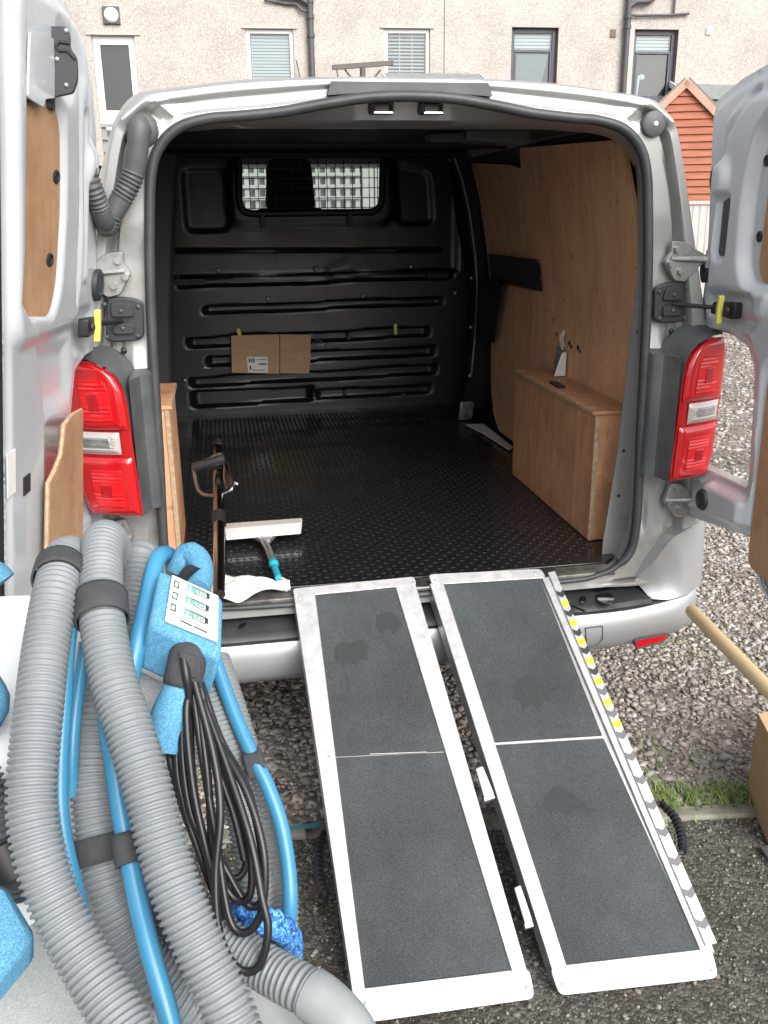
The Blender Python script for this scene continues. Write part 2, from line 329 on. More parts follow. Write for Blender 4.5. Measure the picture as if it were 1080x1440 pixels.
PAL = np.array([(.30,.27,.245),(.26,.235,.215),(.35,.32,.29),(.225,.195,.17),(.325,.275,.245),(.28,.26,.245),(.41,.385,.35),(.19,.17,.155)])
def tones(n, k=1.0): return (PAL[rng.choice(8, n, p=[.2,.17,.15,.11,.13,.12,.05,.07])]*rng.uniform(.82, 1.2, (n, 1))*k*1.14).clip(0, 1)
def gravel_pts(n, y0, y1, xl, xr):
    x = rng.uniform(-1.3, xr(y1), n); y = rng.uniform(y0, y1, n); k = (x > xl(y)) & (x < xr(y)) & (y > np.vectorize(KX)(x)+.05); return np.stack([x[k], y[k]], 1)
xl = lambda y: np.where(y < 1.0, -1.2, .85+.0*y); xr = lambda y: 2.0+.62*y
p = gravel_pts(84000, -.6, 2.6, xl, xr); n = len(p); sz = rng.gamma(4.0, .0017, n).clip(.0028, .017)
scatter('gravel', np.concatenate([p, (sz*.25)[:, None]], 1), sz, tones(n))
p = gravel_pts(52000, 2.4, 12.2, xl, xr); n = len(p); sz = rng.gamma(5, .0025, n).clip(.006, .028)
scatter('gravel_far', np.concatenate([p, (sz*.22)[:, None]], 1), sz, tones(n, 1.08))
q = np.stack([rng.uniform(-.9, 1.5, 17000), rng.uniform(-1.25, -.2, 17000)], 1); k = (q[:, 1] < np.array([KX(x) for x in q[:, 0]])+.01)
k &= rng.random(17000) < (.5+.65*np.exp((q[:, 1]+.26)/.22)); q = q[k]; n = len(q); sz = rng.gamma(2.2, .0012, n).clip(.0010, .009)
scatter('tarmac_grit', np.concatenate([q, (sz*.3+.004)[:, None]], 1), sz, tones(n, .58))
# grass along the edging
def grass(name, spots, h):
    vs = []; fs = []; cs = []
    for (x, y), hh in zip(spots, h):
        a = rng.uniform(0, 6.28); l = rng.uniform(.4, 1.3)*hh; wd = rng.uniform(.0010, .0022); dx, dy = math.cos(a), math.sin(a); i = len(vs)
        for t, k in ((0, 1), (.5, .8), (1, .1)):
            cx, cy, cz = x+dx*l*t*t, y+dy*l*t*t, .006+hh*(t-.28*t*t)
            vs += [(cx-dy*wd*k, cy+dx*wd*k, cz), (cx+dy*wd*k, cy-dx*wd*k, cz)]
        fs += [(i, i+1, i+3, i+2), (i+2, i+3, i+5, i+4)]
        c = np.array([(.13,.22,.045),(.19,.27,.07),(.28,.30,.13),(.09,.16,.035)][rng.choice(4, p=[.4,.3,.12,.18])])*rng.uniform(.8, 1.2); cs += [tuple(c)+(1,)]*6
    me = bpy.data.meshes.new(name); me.from_pydata(vs, [], fs); me.materials.append(M['grassb'])
    me.color_attributes.new('tone', 'FLOAT_COLOR', 'POINT').data.foreach_set('color', np.array(cs, np.float32).reshape(-1))
    o = bpy.data.objects.new(name, me); COL.objects.link(o); o['kind'] = 'stuff'
g1 = np.stack([rng.uniform(.60, 1.15, 1900), rng.normal(0, .028, 1900)], 1); g1 = g1[rng.random(1900) < .35+.65*(np.sin(g1[:, 0]*31)+np.sin(g1[:, 0]*77+1) > -.2)]; g1[:, 1] = np.array([KX(x) for x in g1[:, 0]])+.088+(g1[:, 1]*1.35).clip(-.05, .075)
g2 = np.stack([rng.normal(.66, .10, 420), rng.normal(-.05, .08, 420)], 1); g2 = g2[g2[:, 1] > -.22]
g3 = np.stack([rng.normal(1.12, .10, 260), rng.normal(.62, .12, 260)], 1)
g4 = np.stack([rng.uniform(.3, 1.2, 160), rng.normal(0, .018, 160)], 1); g4[:, 1] += np.array([KX(x) for x in g4[:, 0]])-.005
gs = np.concatenate([g1, g2, g3, g4]); grass('grass', gs, np.concatenate([rng.uniform(.012, .048, len(g1)), rng.uniform(.008, .02, len(g2)), rng.uniform(.008, .02, len(g3)), rng.uniform(.006, .018, len(g4))]))
# ------------------------------------------------------------------ the rendered house behind
A28 = math.radians(2.8)
house = thing('house', 'long pebbledashed house with two white and two dark framed windows above the van', 'house', (math.sin(A28)*16, math.cos(A28)*16, 2.4)); house.rotation_euler[2] = -A28
def hb(mb, name, m, parent=None, **k):
    o = build(mb, name, m, None, **k); o.parent = parent or house; return o
def HZ(z): return z-2.4
LX0, LX1, HT = -11, 14, 6.2
WN = [(-.46, .39, 3.55, 4.67, 'w', 1), (2.035, 2.886, 3.55, 4.70, 'w', 2), (4.416, 5.309, 3.52, 4.745, 'd', 0), (6.782, 7.648, 3.52, 4.735, 'd', 3), (-5.7, -4.75, 3.55, 4.6, 'w', 0)]
holes = [(a, b_, HZ(c), HZ(d)) for a, b_, c, d, *_ in WN]+[(-3.15, -2.41, 0, HZ(4.54))]
gx = sorted({LX0, LX1, *[h[0] for h in holes], *[h[1] for h in holes]}); gz = sorted({0, HT, *[h[2] for h in holes], *[h[3] for h in holes]})
b = MB()
for x0, x1 in zip(gx[:-1], gx[1:]):
    for z0, z1 in zip(gz[:-1], gz[1:]):
        cx, cz = (x0+x1)/2, (z0+z1)/2
        if not any(h[0] < cx < h[1] and h[2] < cz < h[3] for h in holes): b.add([(x0,0,z0),(x1,0,z0),(x1,0,z1),(x0,0,z1)], [(0,1,2,3)])
hb(b, 'wall', 'harl', smooth=0, recalc=False)
b = MB(); b.box((LX0, .35, 0), (LX1, 8, HT-.01)); hb(b, 'inner_block', 'room', smooth=0)
for x in (LX0-.02, LX1-.3): b = MB(); b.box((x, .003, 0), (x+.32, 8, HT)); hb(b, 'gable_wall', 'harl', smooth=0)
b = MB(); b.prism([(LX0-.3, -.35, HT), (LX0-.3, 4, HT+2.6), (LX0-.3, 8.3, HT)], (LX1-LX0+.6, 0, 0)); hb(b, 'roof', 'felt', smooth=0)
for a, b1, z0, z1, kind, sty in WN:
    z0, z1 = HZ(z0), HZ(z1); fm = 'upvc' if kind == 'w' else 'anth'; t = .07 if kind == 'w' else .085
    b = MB()
    for q0, q1 in (((a, z0), (a, z1)), ((b1, z0), (b1, z1)), ((a, z1), (b1, z1)), ((a, z0), (b1, z0))):
        b.add([(q0[0], 0, q0[1]), (q1[0], 0, q1[1]), (q1[0], .2, q1[1]), (q0[0], .2, q0[1])], [(0, 1, 2, 3)])
    hb(b, 'reveal', 'stone' if sty == 3 or (kind == 'd') else 'smooth', smooth=0)
    b = MB(); y0 = .06 if kind == 'w' else .11
    b.box((a+.003, y0, z0), (a+t, y0+.07, z1)); b.box((b1-t, y0, z0), (b1-.003, y0+.07, z1)); b.box((a+t, y0, z1-t), (b1-t, y0+.07, z1-.003)); b.box((a+t, y0, z0+.003), (b1-t, y0+.07, z0+t))
    if kind == 'd': zm = z1-.36; b.box((a+t, y0-.01, zm-.05), (b1-t, y0+.06, zm)); b.box((a+t, y0-.006, z0+t), (a+t+.04, y0+.05, zm-.05)); b.box((b1-t-.04, y0-.006, z0+t), (b1-t, y0+.05, zm-.05))
    fr = hb(b, 'window', fm, bevel=.006)
    b = MB(); b.add([(a+t, y0+.03, z0+t), (b1-t, y0+.03, z0+t), (b1-t, y0+.03, z1-t), (a+t, y0+.03, z1-t)], [(0, 1, 2, 3)]); hb(b, 'pane', 'pane', fr, smooth=0, recalc=False)
    b = MB(); zb = {0: z1-.40, 1: z0+.24, 2: z0+.04, 3: z1-.36}[sty]; pz = .052 if sty == 1 else .058; z = z1-t-.02
    wd = .040 if sty == 1 else (.026 if sty == 2 else .044)
    while z > zb: b.hexa([(a+t+.01, y0+.09, z), (b1-t-.01, y0+.09, z), (b1-t-.01, y0+.10, z-wd), (a+t+.01, y0+.10, z-wd)], (0, .003, 0)); z -= pz
    if sty == 2:
        for x in (a+.3, b1-.32): b.box((x, y0+.087, z0+.05), (x+.012, y0+.089, z1-t))
    hb(b, 'blind', 'blind', fr, smooth=0)
    if kind == 'd' and sty == 0:
        e, g_, hh = a+t+.05, b1-t-.05, z1-.42; b = MB(); b.prism([(e, y0+.06, z0+t), (g_-.20, y0+.06, z0+t), (g_-.10, y0+.06, z0+.35), (g_-.03, y0+.06, z0+.62), (g_, y0+.06, hh), (e, y0+.06, hh)], (0, .01, 0)); hb(b, 'reflection_curtain', 'reflection_curtain', fr, smooth=0)  # curtain outline also stands in for the sky mirrored in the glass
    if sty == 3: b = MB(); b.tube([(a+.20, y0+.1, z0+.10), (a+.22, y0+.1, z0+.45)], [.02, .03], 8); b.dome((a+.28, y0+.1, z0+.42), (0, -1, 0), .06, .04, 10); hb(b, 'table_lamp', 'blind', fr)
    b = MB(); b.box((a, .24, z0), (b1, .26, z1)); hb(b, 'dark_interior', 'room', fr, smooth=0)
    if kind == 'w': b = MB(); b.box((a-.07, -.03, z1+.003), (b1+.07, .0, z1+.03)); hb(b, 'drip_mould', 'smooth', smooth=0)
    b = MB(); b.box((a-.05, -.05, z0-.07), (b1+.05, .1, z0-.002)); hb(b, 'sill', 'smooth' if kind == 'w' else 'anth', bevel=.008)
# back door with a tall dark glass panel
b = MB(); dz = HZ(4.54); b.box((-3.147, .08, 0), (-3.03, .15, dz)); b.box((-2.53, .08, 0), (-2.413, .15, dz)); b.box((-3.03, .08, dz-.14), (-2.53, .15, dz-.003)); b.box((-3.03, .08, 0), (-2.53, .15, HZ(3.33)))
d = hb(b, 'door', 'upvc', bevel=.006)
b = MB(); b.add([(-3.03, .11, HZ(3.33)), (-2.53, .11, HZ(3.33)), (-2.53, .11, dz-.14), (-3.03, .11, dz-.14)], [(0, 1, 2, 3)]); hb(b, 'pane', 'pane', d, smooth=0, recalc=False)
b = MB(); b.box((-3.1, .2, 0), (-2.45, .22, dz)); hb(b, 'dark_interior', 'room', d, smooth=0)
b = MB(); b.tube([(-2.47, .07, HZ(3.50)), (-2.47, .03, HZ(3.50)), (-2.47, .03, HZ(3.38))], .012, 8); hb(b, 'handle', 'black', d)
b = MB()
for q0, q1 in (((-3.15, 0), (-3.15, dz)), ((-2.41, 0), (-2.41, dz)), ((-3.15, dz), (-2.41, dz))): b.add([(q0[0], 0, q0[1]), (q1[0], 0, q1[1]), (q1[0], .16, q1[1]), (q0[0], .16, q0[1])], [(0, 1, 2, 3)])
hb(b, 'reveal', 'smooth', smooth=0)
b = MB(); b.box((-3.22, -.03, dz+.003), (-2.3, 0, dz+.03)); hb(b, 'drip_mould', 'smooth', smooth=0)
lz = HZ(4.848); b = MB(); b.box((-2.91, -.05, lz-.14), (-2.62, -.001, lz+.14)); lm = hb(b, 'wall_lamp', 'pipe', bevel=.01)
b = MB(); b.dome((-2.765, -.05, lz), (0, -1, 0), .125, .07, 20); hb(b, 'lamp_glass', 'lampw', lm, smooth=60)
def pipe(path, r, name='downpipe', m='pipe', collars=()):
    b = MB(); b.tube(path, r, 12)
    for (c, ax) in collars: b.tube([Vector(c)-Vector(ax)*.03, Vector(c)+Vector(ax)*.03], r*1.28, 12)
    return hb(b, name, m, smooth=40)
pipe([(.70, -.09, 0), (.70, -.09, HT)], .055, collars=[((.70, -.09, HZ(z)), (0, 0, 1)) for z in (2.9, 4.55, 4.85, 5.1)])
pipe([(6.60, -.09, 0), (6.60, -.09, HT)], .055, collars=[((6.60, -.09, HZ(z)), (0, 0, 1)) for z in (3.0, 4.75, 4.92)])
pipe([(9.62, -.09, 0), (9.62, -.09, HT)], .055)
pipe([(-.1, -.05, HZ(5.12)), (.32, -.05, HZ(5.06)), (.46, -.06, HZ(5.06)), (.56, -.07, HZ(4.95)), (.70, -.09, HZ(4.94))], .022, 'waste_pipe')
pipe([(.1, -.08, HZ(5.19)), (.5, -.08, HZ(5.16)), (.70, -.09, HZ(5.05))], .05, 'waste_pipe')
pipe([(6.60, -.09, HZ(4.96)), (6.78, -.06, HZ(4.95)), (7.35, -.05, HZ(4.965)), (7.80, -.05, HZ(4.995))], .022, 'waste_pipe')
pipe([(7.50, -.05, HZ(4.97)), (7.50, -.05, HT)], .02, 'waste_pipe')
pipe([(6.60, -.09, HZ(5.08)), (6.72, -.1, HZ(5.17)), (6.95, -.1, HZ(5.18)), (7.08, -.08, HZ(5.24)), (7.1, .0, HZ(5.3))], .05, 'waste_pipe')
b = MB(); b.box((6.665, -.012, 0), (6.779, .0, HZ(4.85))); hb(b, 'smooth_band', 'smooth', smooth=0)
b = MB(); b.box((3.14, -.004, 0), (3.155, -.001, HT)); hb(b, 'movement_joint', 'pipe', smooth=0)
for x, z, m in ((6.36, 4.66, 'stone'), (8.24, 4.72, 'upvc')):
    b = MB(); b.box((x-.055, -.03, HZ(z)-.07), (x+.055, 0, HZ(z)+.07)); v = hb(b, 'wall_vent', m, bevel=.01)
    b = MB(); [b.box((x-.045, -.036, HZ(z)-.055+k*.025), (x+.045, -.031, HZ(z)-.043+k*.025)) for k in range(5)]; hb(b, 'vent_slat', 'pipe' if m == 'stone' else 'upvc', v, smooth=0)
b = MB(); b.tube([(.42, -.1, HZ(4.15)), (.53, -.1, HZ(3.60)), (.53, -.02, HZ(3.5))], .01, 6); hb(b, 'bracket', 'pipe')
# ------------------------------------------------------------------ gardens between the yard and the house
def gable_shed(label, cx, y0, z0, half, rise, wallh, depth, wm, board, trimm=None, roofm='felt'):
    s = thing('garden_shed', label, 'shed', (cx, y0+depth/2, z0)); ap = z0+wallh+rise; n = int((wallh+rise)/board); first = None
    b = MB(); b.prism([(cx-half+.02, y0+.03, z0), (cx+half-.02, y0+.03, z0), (cx+half-.02, y0+.03, z0+wallh), (cx, y0+.03, ap-.02), (cx-half+.02, y0+.03, z0+wallh)], (0, depth-.06, 0)); build(b, 'shed_body', wm, s, 0)
    for k in range(n):
        za, zb = z0+k*board, z0+(k+1)*board-.006
        wa = half if zb <= z0+wallh else half*(ap-zb)/rise
        if wa < .05: continue
        b = MB(); b.prism([(cx-wa, y0+.028, za), (cx-wa, y0-.022, za+.004), (cx-wa, y0+.004, zb), (cx-wa, y0+.028, zb)], (2*wa, 0, 0)); build(b, 'board', wm, s, 0)
    for sg in (-1, 1):
        d = Vector((sg*half, 0, -rise)).normalized(); u = Vector((sg*rise, 0, half)).normalized(); a = Vector((cx, y0-.07, ap+.03)); e = a+d*(math.hypot(half, rise)+.12)
        if trimm: b = MB(); b.hexa([a+u*.03, e+u*.03, e-u*.09, a-u*.09], (0, .035, 0)); build(b, 'barge_board', trimm, s, 0, bevel=.004)
        b = MB(); b.hexa([a+u*.034, e+u*.034, e+u*.055, a+u*.055], (0, depth+.14, 0)); build(b, 'roof', roofm, s, 0)
    s.rotation_euler[2] = math.radians(-22); return s
gable_shed('orange stained garden shed with overlapping boards and pale barge boards', 7.70, 13.03, 1.30, .92, .86, 1.36, 1.7, 'shed', .118, 'shedt')
def flat_shed(label, x0, x1, y0, y1, z0, zf, zb):
    s = thing('outbuilding', label, 'shed', ((x0+x1)/2, (y0+y1)/2, z0))
    b = MB(); b.prism([(x0+.05, y0+.1, z0), (x0+.05, y1-.1, z0), (x0+.05, y1-.1, zb-.04), (x0+.05, y0+.1, zf-.04)], (x1-x0-.1, 0, 0)); build(b, 'wall', 'fence', s, 0)
    b = MB(); b.prism([(x0, y0, zf-.03), (x0, y0, zf), (x0, y1, zb), (x0, y1, zb-.03)], (x1-x0, 0, 0)); build(b, 'roof', 'felt', s, 0)
    b = MB(); b.prism([(x0-.025, y0, zf-.09), (x0-.025, y0, zf+.015), (x0-.025, y1, zb+.015), (x0-.025, y1, zb-.09)], (.022, 0, 0)); build(b, 'fascia', 'upvc', s, 0); b = MB(); b.prism([(x1+.003, y0, zf-.09), (x1+.003, y0, zf+.015), (x1+.003, y1, zb+.015), (x1+.003, y1, zb-.09)], (.022, 0, 0)); build(b, 'fascia', 'upvc', s, 0)
flat_shed('grey felt roofed outbuilding rising just over the middle of the van roof', 2.66, 4.42, 13.7, 15.2, 1.3, 3.35, 3.88)
flat_shed('low grey roofed outbuilding partly behind the orange shed', 8.38, 9.9, 14.8, 15.7, 1.35, 3.48, 3.85)
t = thing('clothes_post', 'brown steel T-shaped clothes pole with two angled braces', 'clothes pole', (1.86, 13.2, 1.3))
P0 = Vector([(1.984,13.2,3.676)][0]); Pa, Pb = [Vector(q) for q in [(1.504,13.2,3.675),(2.47,13.2,3.752)]]
b = MB(); b.tube([(P0.x, 13.2, 1.3), (P0.x, 13.2, P0.z)], .045, 10); build(b, 'post', 'post', t)
b = MB(); b.hexa([Pa+Vector((0,-.03,-.03)), Pb+Vector((0,-.03,-.03)), Pb+Vector((0,-.03,.04)), Pa+Vector((0,-.03,.04))], (0,.06,0)); build(b, 'crossbar', 'post', t, 0)
for sg in (-1, 1): b = MB(); b.tube([(P0.x+sg*.05, 13.2, P0.z-.30), (P0.x+sg*.28, 13.2, P0.z-.02)], .016, 8); build(b, 'brace', 'post', t)
b = MB(); b.tube([Pa+Vector((.06,0,0)), Pa+Vector((.09,0,-.10)), Pa+Vector((.05,.02,-.2)), Pa+Vector((.08,.02,-.34))], .01, 6); build(b, 'line_cord', 'post', t)
# weathered board fence along the back of the yard
fy = 12.4; f = thing('board_fence', 'weathered pale board fence with a flat cap rail across the back of the gravel yard', 'fence', (4.2, fy, 0))
b = MB(); b.box((-.06, -.012, 0), (.06, .012, 1.6)); fb = None; x = -4.0
while x < 12.5:
    if fb is None: fb = build(b, 'board', 'fence', None, 0); fb.parent = f; fb.location = (x-4.2, 0, 0)
    else: share(fb, f, (x-4.2, .004*rng.uniform(-1, 1), rng.uniform(-.02, .0)))
    x += .128
b = MB(); b.box((-4.1, fy-.045, 1.60), (12.6, fy+.045, 1.655)); build(b, 'cap_rail', 'fence', f, 0, bevel=.008)
b = MB(); b.box((-4.1, fy+.018, .3), (12.6, fy+.06, .38)); b.box((-4.1, fy+.018, 1.3), (12.6, fy+.06, 1.38)); build(b, 'back_rail', 'fence', f, 0)
for x in np.arange(-4.0, 12.6, 1.8): b = MB(); b.box((x-.05, fy+.062, 0), (x+.05, fy+.16, 1.7)); build(b, 'post', 'fence', f, 0)
l = thing('lattice_screen', 'white square lattice screen seen through the windscreen of the van', 'screen', (.35, 12.1, 0)); px, pzz = .150, .165
b = MB(); b.box((-.034, -.014, 0), (.034, .014, 2.75)); lp = None
for k, x in enumerate(np.arange(-1.9, 1.75, px)):
    if lp is None: lp = build(b, 'upright', 'lattice', None, 0); lp.parent = l; lp.location = (x-.35, 0, 0)
    else: share(lp, l, (x-.35, 0, 0))
b = MB(); b.box((-1.94, 12.05, 0), (1.74, 12.083, .045)); lr = None
for z in np.arange(.25, 2.76, pzz):
    if lr is None: lr = build(b, 'crosspiece', 'lattice', l, 0); lr.location = (0, 0, z)
    else: share(lr, l, (0, 0, z))
b = MB(); b.box((-1.94, 12.2, 0), (1.74, 12.22, 2.7)); build(b, 'backing_panel', 'felt', l, 0)
l2 = thing('tall_fence', 'tall pale vertical board fence beside the lattice screen', 'fence', (2.6, 12.1, 0)); b = MB(); b.box((-.085, -.02, 0), (.085, .02, 2.9)); lp = None
for x in np.arange(1.86, 3.6, .19):
    if lp is None: lp = build(b, 'board', 'lattice', None, 0, bevel=.006); lp.parent = l2; lp.location = (x-2.6, 0, 0)
    else: share(lp, l2, (x-2.6, .01*rng.uniform(-1, 1), rng.uniform(-.1, 0)))
b = MB(); b.box((1.78, 12.125, .4), (3.6, 12.16, .5)); b.box((1.78, 12.125, 2.2), (3.6, 12.16, 2.3)); build(b, 'back_rail', 'fence', l2, 0)
# ================================================================== THE VAN
van = thing('panel_van', 'silver panel van with both rear doors swung open and an empty plywood lined load bay', 'van', (0, 2, 0))
# opening (half, x >= 0, top to bottom) and outer contour, mirrored
OP = [(0,1.842),(.10,1.838),(.2,1.824),(.3,1.807),(.40,1.797),(.47,1.791),(.535,1.772),(.58,1.732),(.603,1.676),(.616,1.575),(.630,1.398),(.638,1.2),(.643,1.02),(.650,.85),(.652,.73),(.640,.655),(.60,.612),(.55,.592),(.45,.580),(0,.576)]
OUT = [(0,1.882),(.12,1.882),(.22,1.880),(.33,1.876),(.43,1.868),(.53,1.855),(.622,1.842),(.668,1.80),(.695,1.74),(.742,1.573),(.785,1.42),(.83,1.25),(.852,1.05),(.855,.86),(.85,.73),(.84,.60),(.80,.55),(.62,.545),(.45,.545),(0,.545)]
def loop(h, n=90):
    a = resample([(0,)+()]+[]) if False else np.array(h, float)
    u = np.linspace(0, len(h)-1, n); i = np.minimum(u.astype(int), len(h)-2); t = (u-i)[:, None]
    P = np.vstack([2*a[0]-a[1], a, 2*a[-1]-a[-2]]); P[0] = (-a[1][0], a[1][1]); P[-1] = (-a[-2][0], a[-2][1])
    p0, p1, p2, p3 = P[i], P[i+1], P[i+2], P[i+3]
    r = .5*(2*p1+(p2-p0)*t+(2*p0-5*p1+4*p2-p3)*t*t+(3*p1-p0-3*p2+p3)*t**3)
    return np.vstack([r, (r[-2:0:-1])*[-1, 1]])
LO, LU = loop(OP), loop(OUT); NL = len(LO)
def face_y(X, Z, T):
    ax = np.abs(X); y = np.zeros_like(X)
    side = step(-(ax-.60), .06)*step(Z-1.80, .06)                     # pillars only
    y += .028*side*step(np.abs(T-.60)-.07, .05)                       # weather channel
    y += -.012*side*step(np.abs(T-.80)-.12, .08)
    y += .05*np.clip((T-.90)/.10, 0, 1)**2
    y += .014*side*step(Z-1.525, .03)*step(T-.5, .08)                 # step in the pillar below the crease
    for pts, r, h in [([(.545,1.806),(.60,1.832),(.655,1.79)], .016, -.012), ([(.56,1.786),(.605,1.808),(.645,1.775)], .012, .010), ([(.655,1.70),(.69,1.60),(.715,1.50)], .010, .012)]:
        y += h*ridge(pts, ax, Z, r)
    y += -.016*step(sdf(rnd([(.648,1.155),(.648,1.262),(.692,1.262),(.692,1.155)], .012), ax, Z), .012)   # raised pocket block
    y += .012*step(sdf(rnd([(.652,.72),(.652,.80),(.690,.80),(.690,.70)], .015), ax, Z), .014)
    y += .014*step(sdf(rnd([(.70,1.258),(.705,1.29),(.75,1.285),(.76,1.26)], .01), ax, Z), .012)
    top = step(Z*-1+1.80, .04); y += .012*top*step(np.abs(T-.45)-.2, .15)
    return y
ts = np.concatenate([np.linspace(0, 1, 46)]); rings = []
for t in ts:
    P = LO*(1-t)+LU*t; y = face_y(P[:, 0], P[:, 1], np.full(NL, t)); rings.append(np.stack([P[:, 0], y, P[:, 1]], 1))
inner = [np.stack([LO[:, 0], np.full(NL, .03), LO[:, 1]], 1)]
b = MB(); b.loft([tuple(map(tuple, r)) for r in inner+rings]); build(b, 'rear_frame', 'jamb', van, 40, recalc=True)
# return into the load bay
def grow(P, dx, dzt, dzb=0): 
    Q = P.copy(); Q[:, 0] += np.sign(Q[:, 0])*dx*np.clip(np.abs(Q[:, 0])/.5, 0, 1); Q[:, 1] = np.where(P[:, 1] > 1.7, np.minimum(P[:, 1]+dzt*.35, 1.838+dzt*1.6), np.where(P[:, 1] < .64, P[:, 1]+dzb, P[:, 1])); return Q
R1, R2, R3 = LO, grow(LO, .012, -.026, -.02), grow(LO, .055, -.030, -.04)
b = MB(); b.loft([[(p[0], y, p[1]) for p in R] for R, y in ((R1, .0305), (R2, .07), (R3, .16), (grow(LO, .085, -.030, -.04), .24))]); build(b, 'opening_return', 'jamb', van, 40)
# rubber seal round the opening
sp = [(p[0], -.004, p[1]) for p in LO]; b = MB(); path = sp+sp[:1]; n = 10; RR = []
for i in range(NL):
    a, c = Vector(sp[i-1]), Vector(sp[(i+1) % NL]); T = (c-a).normalized(); N = Vector((0, 1, 0)); B = T.cross(N); p = Vector(sp[i])
    r = .0125 if sp[i][2] > .62 else .008
    RR.append([tuple(p+N*(math.cos(2*math.pi*k/n)*r*1.3)+B*(math.sin(2*math.pi*k/n)*r)) for k in range(n)])
b.loft(RR+RR[:1]); build(b, 'door_seal', 'seal', van, 60)
# outer skin: roof and sides
i0 = [i for i in range(NL) if LU[i][1] > .56 ]; order = [i for i in range(NL//2, NL) if LU[i][1] > .56]+[i for i in range(0, NL//2) if LU[i][1] > .56]
def skin(y, dx, dz, sx=1.0, sz=1.0, zb=None):
    out = []
    for i in order:
        x, z = LU[i]; k = np.clip((1.86-z)/.3, 0, 1); x = x*sx+np.sign(x)*dx*k; z = .5+(z-.5)*sz+dz*np.clip((z-1.2)/.6, 0, 1); out.append((x, y, z))
    return out
b = MB(); b.loft([skin(.05, 0, 0), skin(.09, .014, .012), skin(.18, .032, .020), skin(.6, .05, .03), skin(2.5, .055, .035), skin(3.0, .05, .02)], closed=False)
build(b, 'body_shell', 'paint', van, 40)
b = MB(); b.add([(p[0], p[1], p[2]) for p in [skin(.05, 0, 0)[0]]]+[(-.84,.05,.40),(.84,.05,.40),(.84,3.9,.34),(-.84,3.9,.34)], [(1,2,3,4)])
b.box((-.89, .1, .38), (-.875, 3.4, .62)); b.box((.875, .1, .38), (.89, 3.4, .62)); build(b, 'underbody', 'black', van, 0)
# cab: bonnet, screen pillars, windscreen
b = MB(); prof = lambda y, hw, zt: [(-hw, y, .36), (-hw-.02, y, .7), (-hw, y, zt-.12), (-hw*.86, y, zt), (0, y, zt+.03), (hw*.86, y, zt), (hw, y, zt-.12), (hw+.02, y, .7), (hw, y, .36)]
b.loft([prof(2.95, .90, 1.16), prof(3.6, .90, 1.16), prof(4.1, .84, 1.05), prof(4.45, .70, .86), prof(4.52, .6, .6)], closed=False); build(b, 'bonnet', 'paint', van, 40)
b = MB()
for sg in (-1, 1): b.tube([(sg*.66, 2.98, 1.86), (sg*.74, 3.4, 1.55), (sg*.82, 3.85, 1.16)], .045, 8); b.tube([(sg*.80, 2.98, 1.2), (sg*.70, 2.98, 1.8)], .05, 8)
b.tube([(-.66, 3.0, 1.86), (.66, 3.0, 1.86)], .05, 8); build(b, 'screen_pillar', 'paint', van)
b = MB(); b.add([(-.80, 3.86, 1.15), (.80, 3.86, 1.15), (.66, 3.03, 1.84), (-.66, 3.03, 1.84)], [(0, 1, 2, 3)]); build(b, 'windscreen', 'screen', van, 0, recalc=False)
for sg in (-1, 1):
    b = MB(); b.add([(sg*.80, 3.03, 1.17), (sg*.80, 3.8, 1.17), (sg*.69, 3.1, 1.80)], [(0, 1, 2)]); build(b, 'side_window', 'screen', van, 0, recalc=False)
    b = MB(); b.box((sg*.97-.09, 3.35, .98), (sg*.97+.09, 3.47, 1.17)); mr = build(b, 'wing_mirror', 'black', van, bevel=.03, seg=3)
    b = MB(); b.box((sg*.97-.07, 3.342, 1.0), (sg*.97+.07, 3.349, 1.15)); build(b, 'mirror_glass', 'chrome', mr, 0)
b = MB(); b.box((-.80, 3.55, .6), (.80, 3.85, 1.14)); build(b, 'dashboard', 'fabric', van, bevel=.05)
b = MB(); b.box((.02, 3.22, 1.90), (.2, 3.25, 1.97)); build(b, 'inside_mirror', 'black', van, bevel=.015)
for cx in (-.085, .60):
    b = MB(); b.box((cx-.24, 2.62, .95), (cx+.24, 3.15, 1.12)); st = build(b, 'cab_seat', 'fabric', van, bevel=.05)
    b = MB(); b.hexa([(cx-.23, 2.60, 1.05), (cx+.23, 2.60, 1.05), (cx+.19, 2.52, 1.60), (cx-.19, 2.52, 1.60)], (0, .12, 0)); build(b, 'seat_back', 'fabric', st, bevel=.04)
    b = MB(); b.prism(rnd([(cx-.125, 2.50, 1.58), (cx+.125, 2.50, 1.58), (cx+.105, 2.48, 1.835), (cx-.105, 2.48, 1.835)], .05), (0, .11, 0)); build(b, 'headrest', 'fabric', st, bevel=.02)
    b = MB(); [b.tube([(cx+s*.06, 2.55, 1.55), (cx+s*.06, 2.55, 1.62)], .008, 8) for s in (-1, 1)]; build(b, 'headrest_post', 'chrome', st)
# wheels
def wheel(x, y):
    b = MB(); prof_ = [(.20, -.09), (.30, -.10), (.325, -.07), (.33, 0), (.325, .07), (.30, .10), (.20, .09)]
    b.loft([[(x+w_, y+r*math.cos(a), .33+r*math.sin(a)) for a in np.linspace(0, 2*math.pi, 32, endpoint=False)] for r, w_ in prof_]); t_ = build(b, 'wheel', 'tyre', van)
    b = MB(); sg = 1 if x > 0 else -1; b.tube([(x+sg*.06, y, .33), (x+sg*.085, y, .33)], [.205, .19], 28); build(b, 'rim', 'bare', t_)
for sg in (-1, 1): wheel(sg*.76, .78); wheel(sg*.76, 3.95)
b = MB(); b.tube([(-.7, .78, .33), (.7, .78, .33)], .05, 8); build(b, 'rear_axle', 'black', van)
b = MB(); b.tube([(.35, .1, .3), (.35, .5, .32)], .03, 10); b.tube([(.35, .45, .32), (.35, .75, .33)], .075, 12); build(b, 'exhaust', 'bare', van)
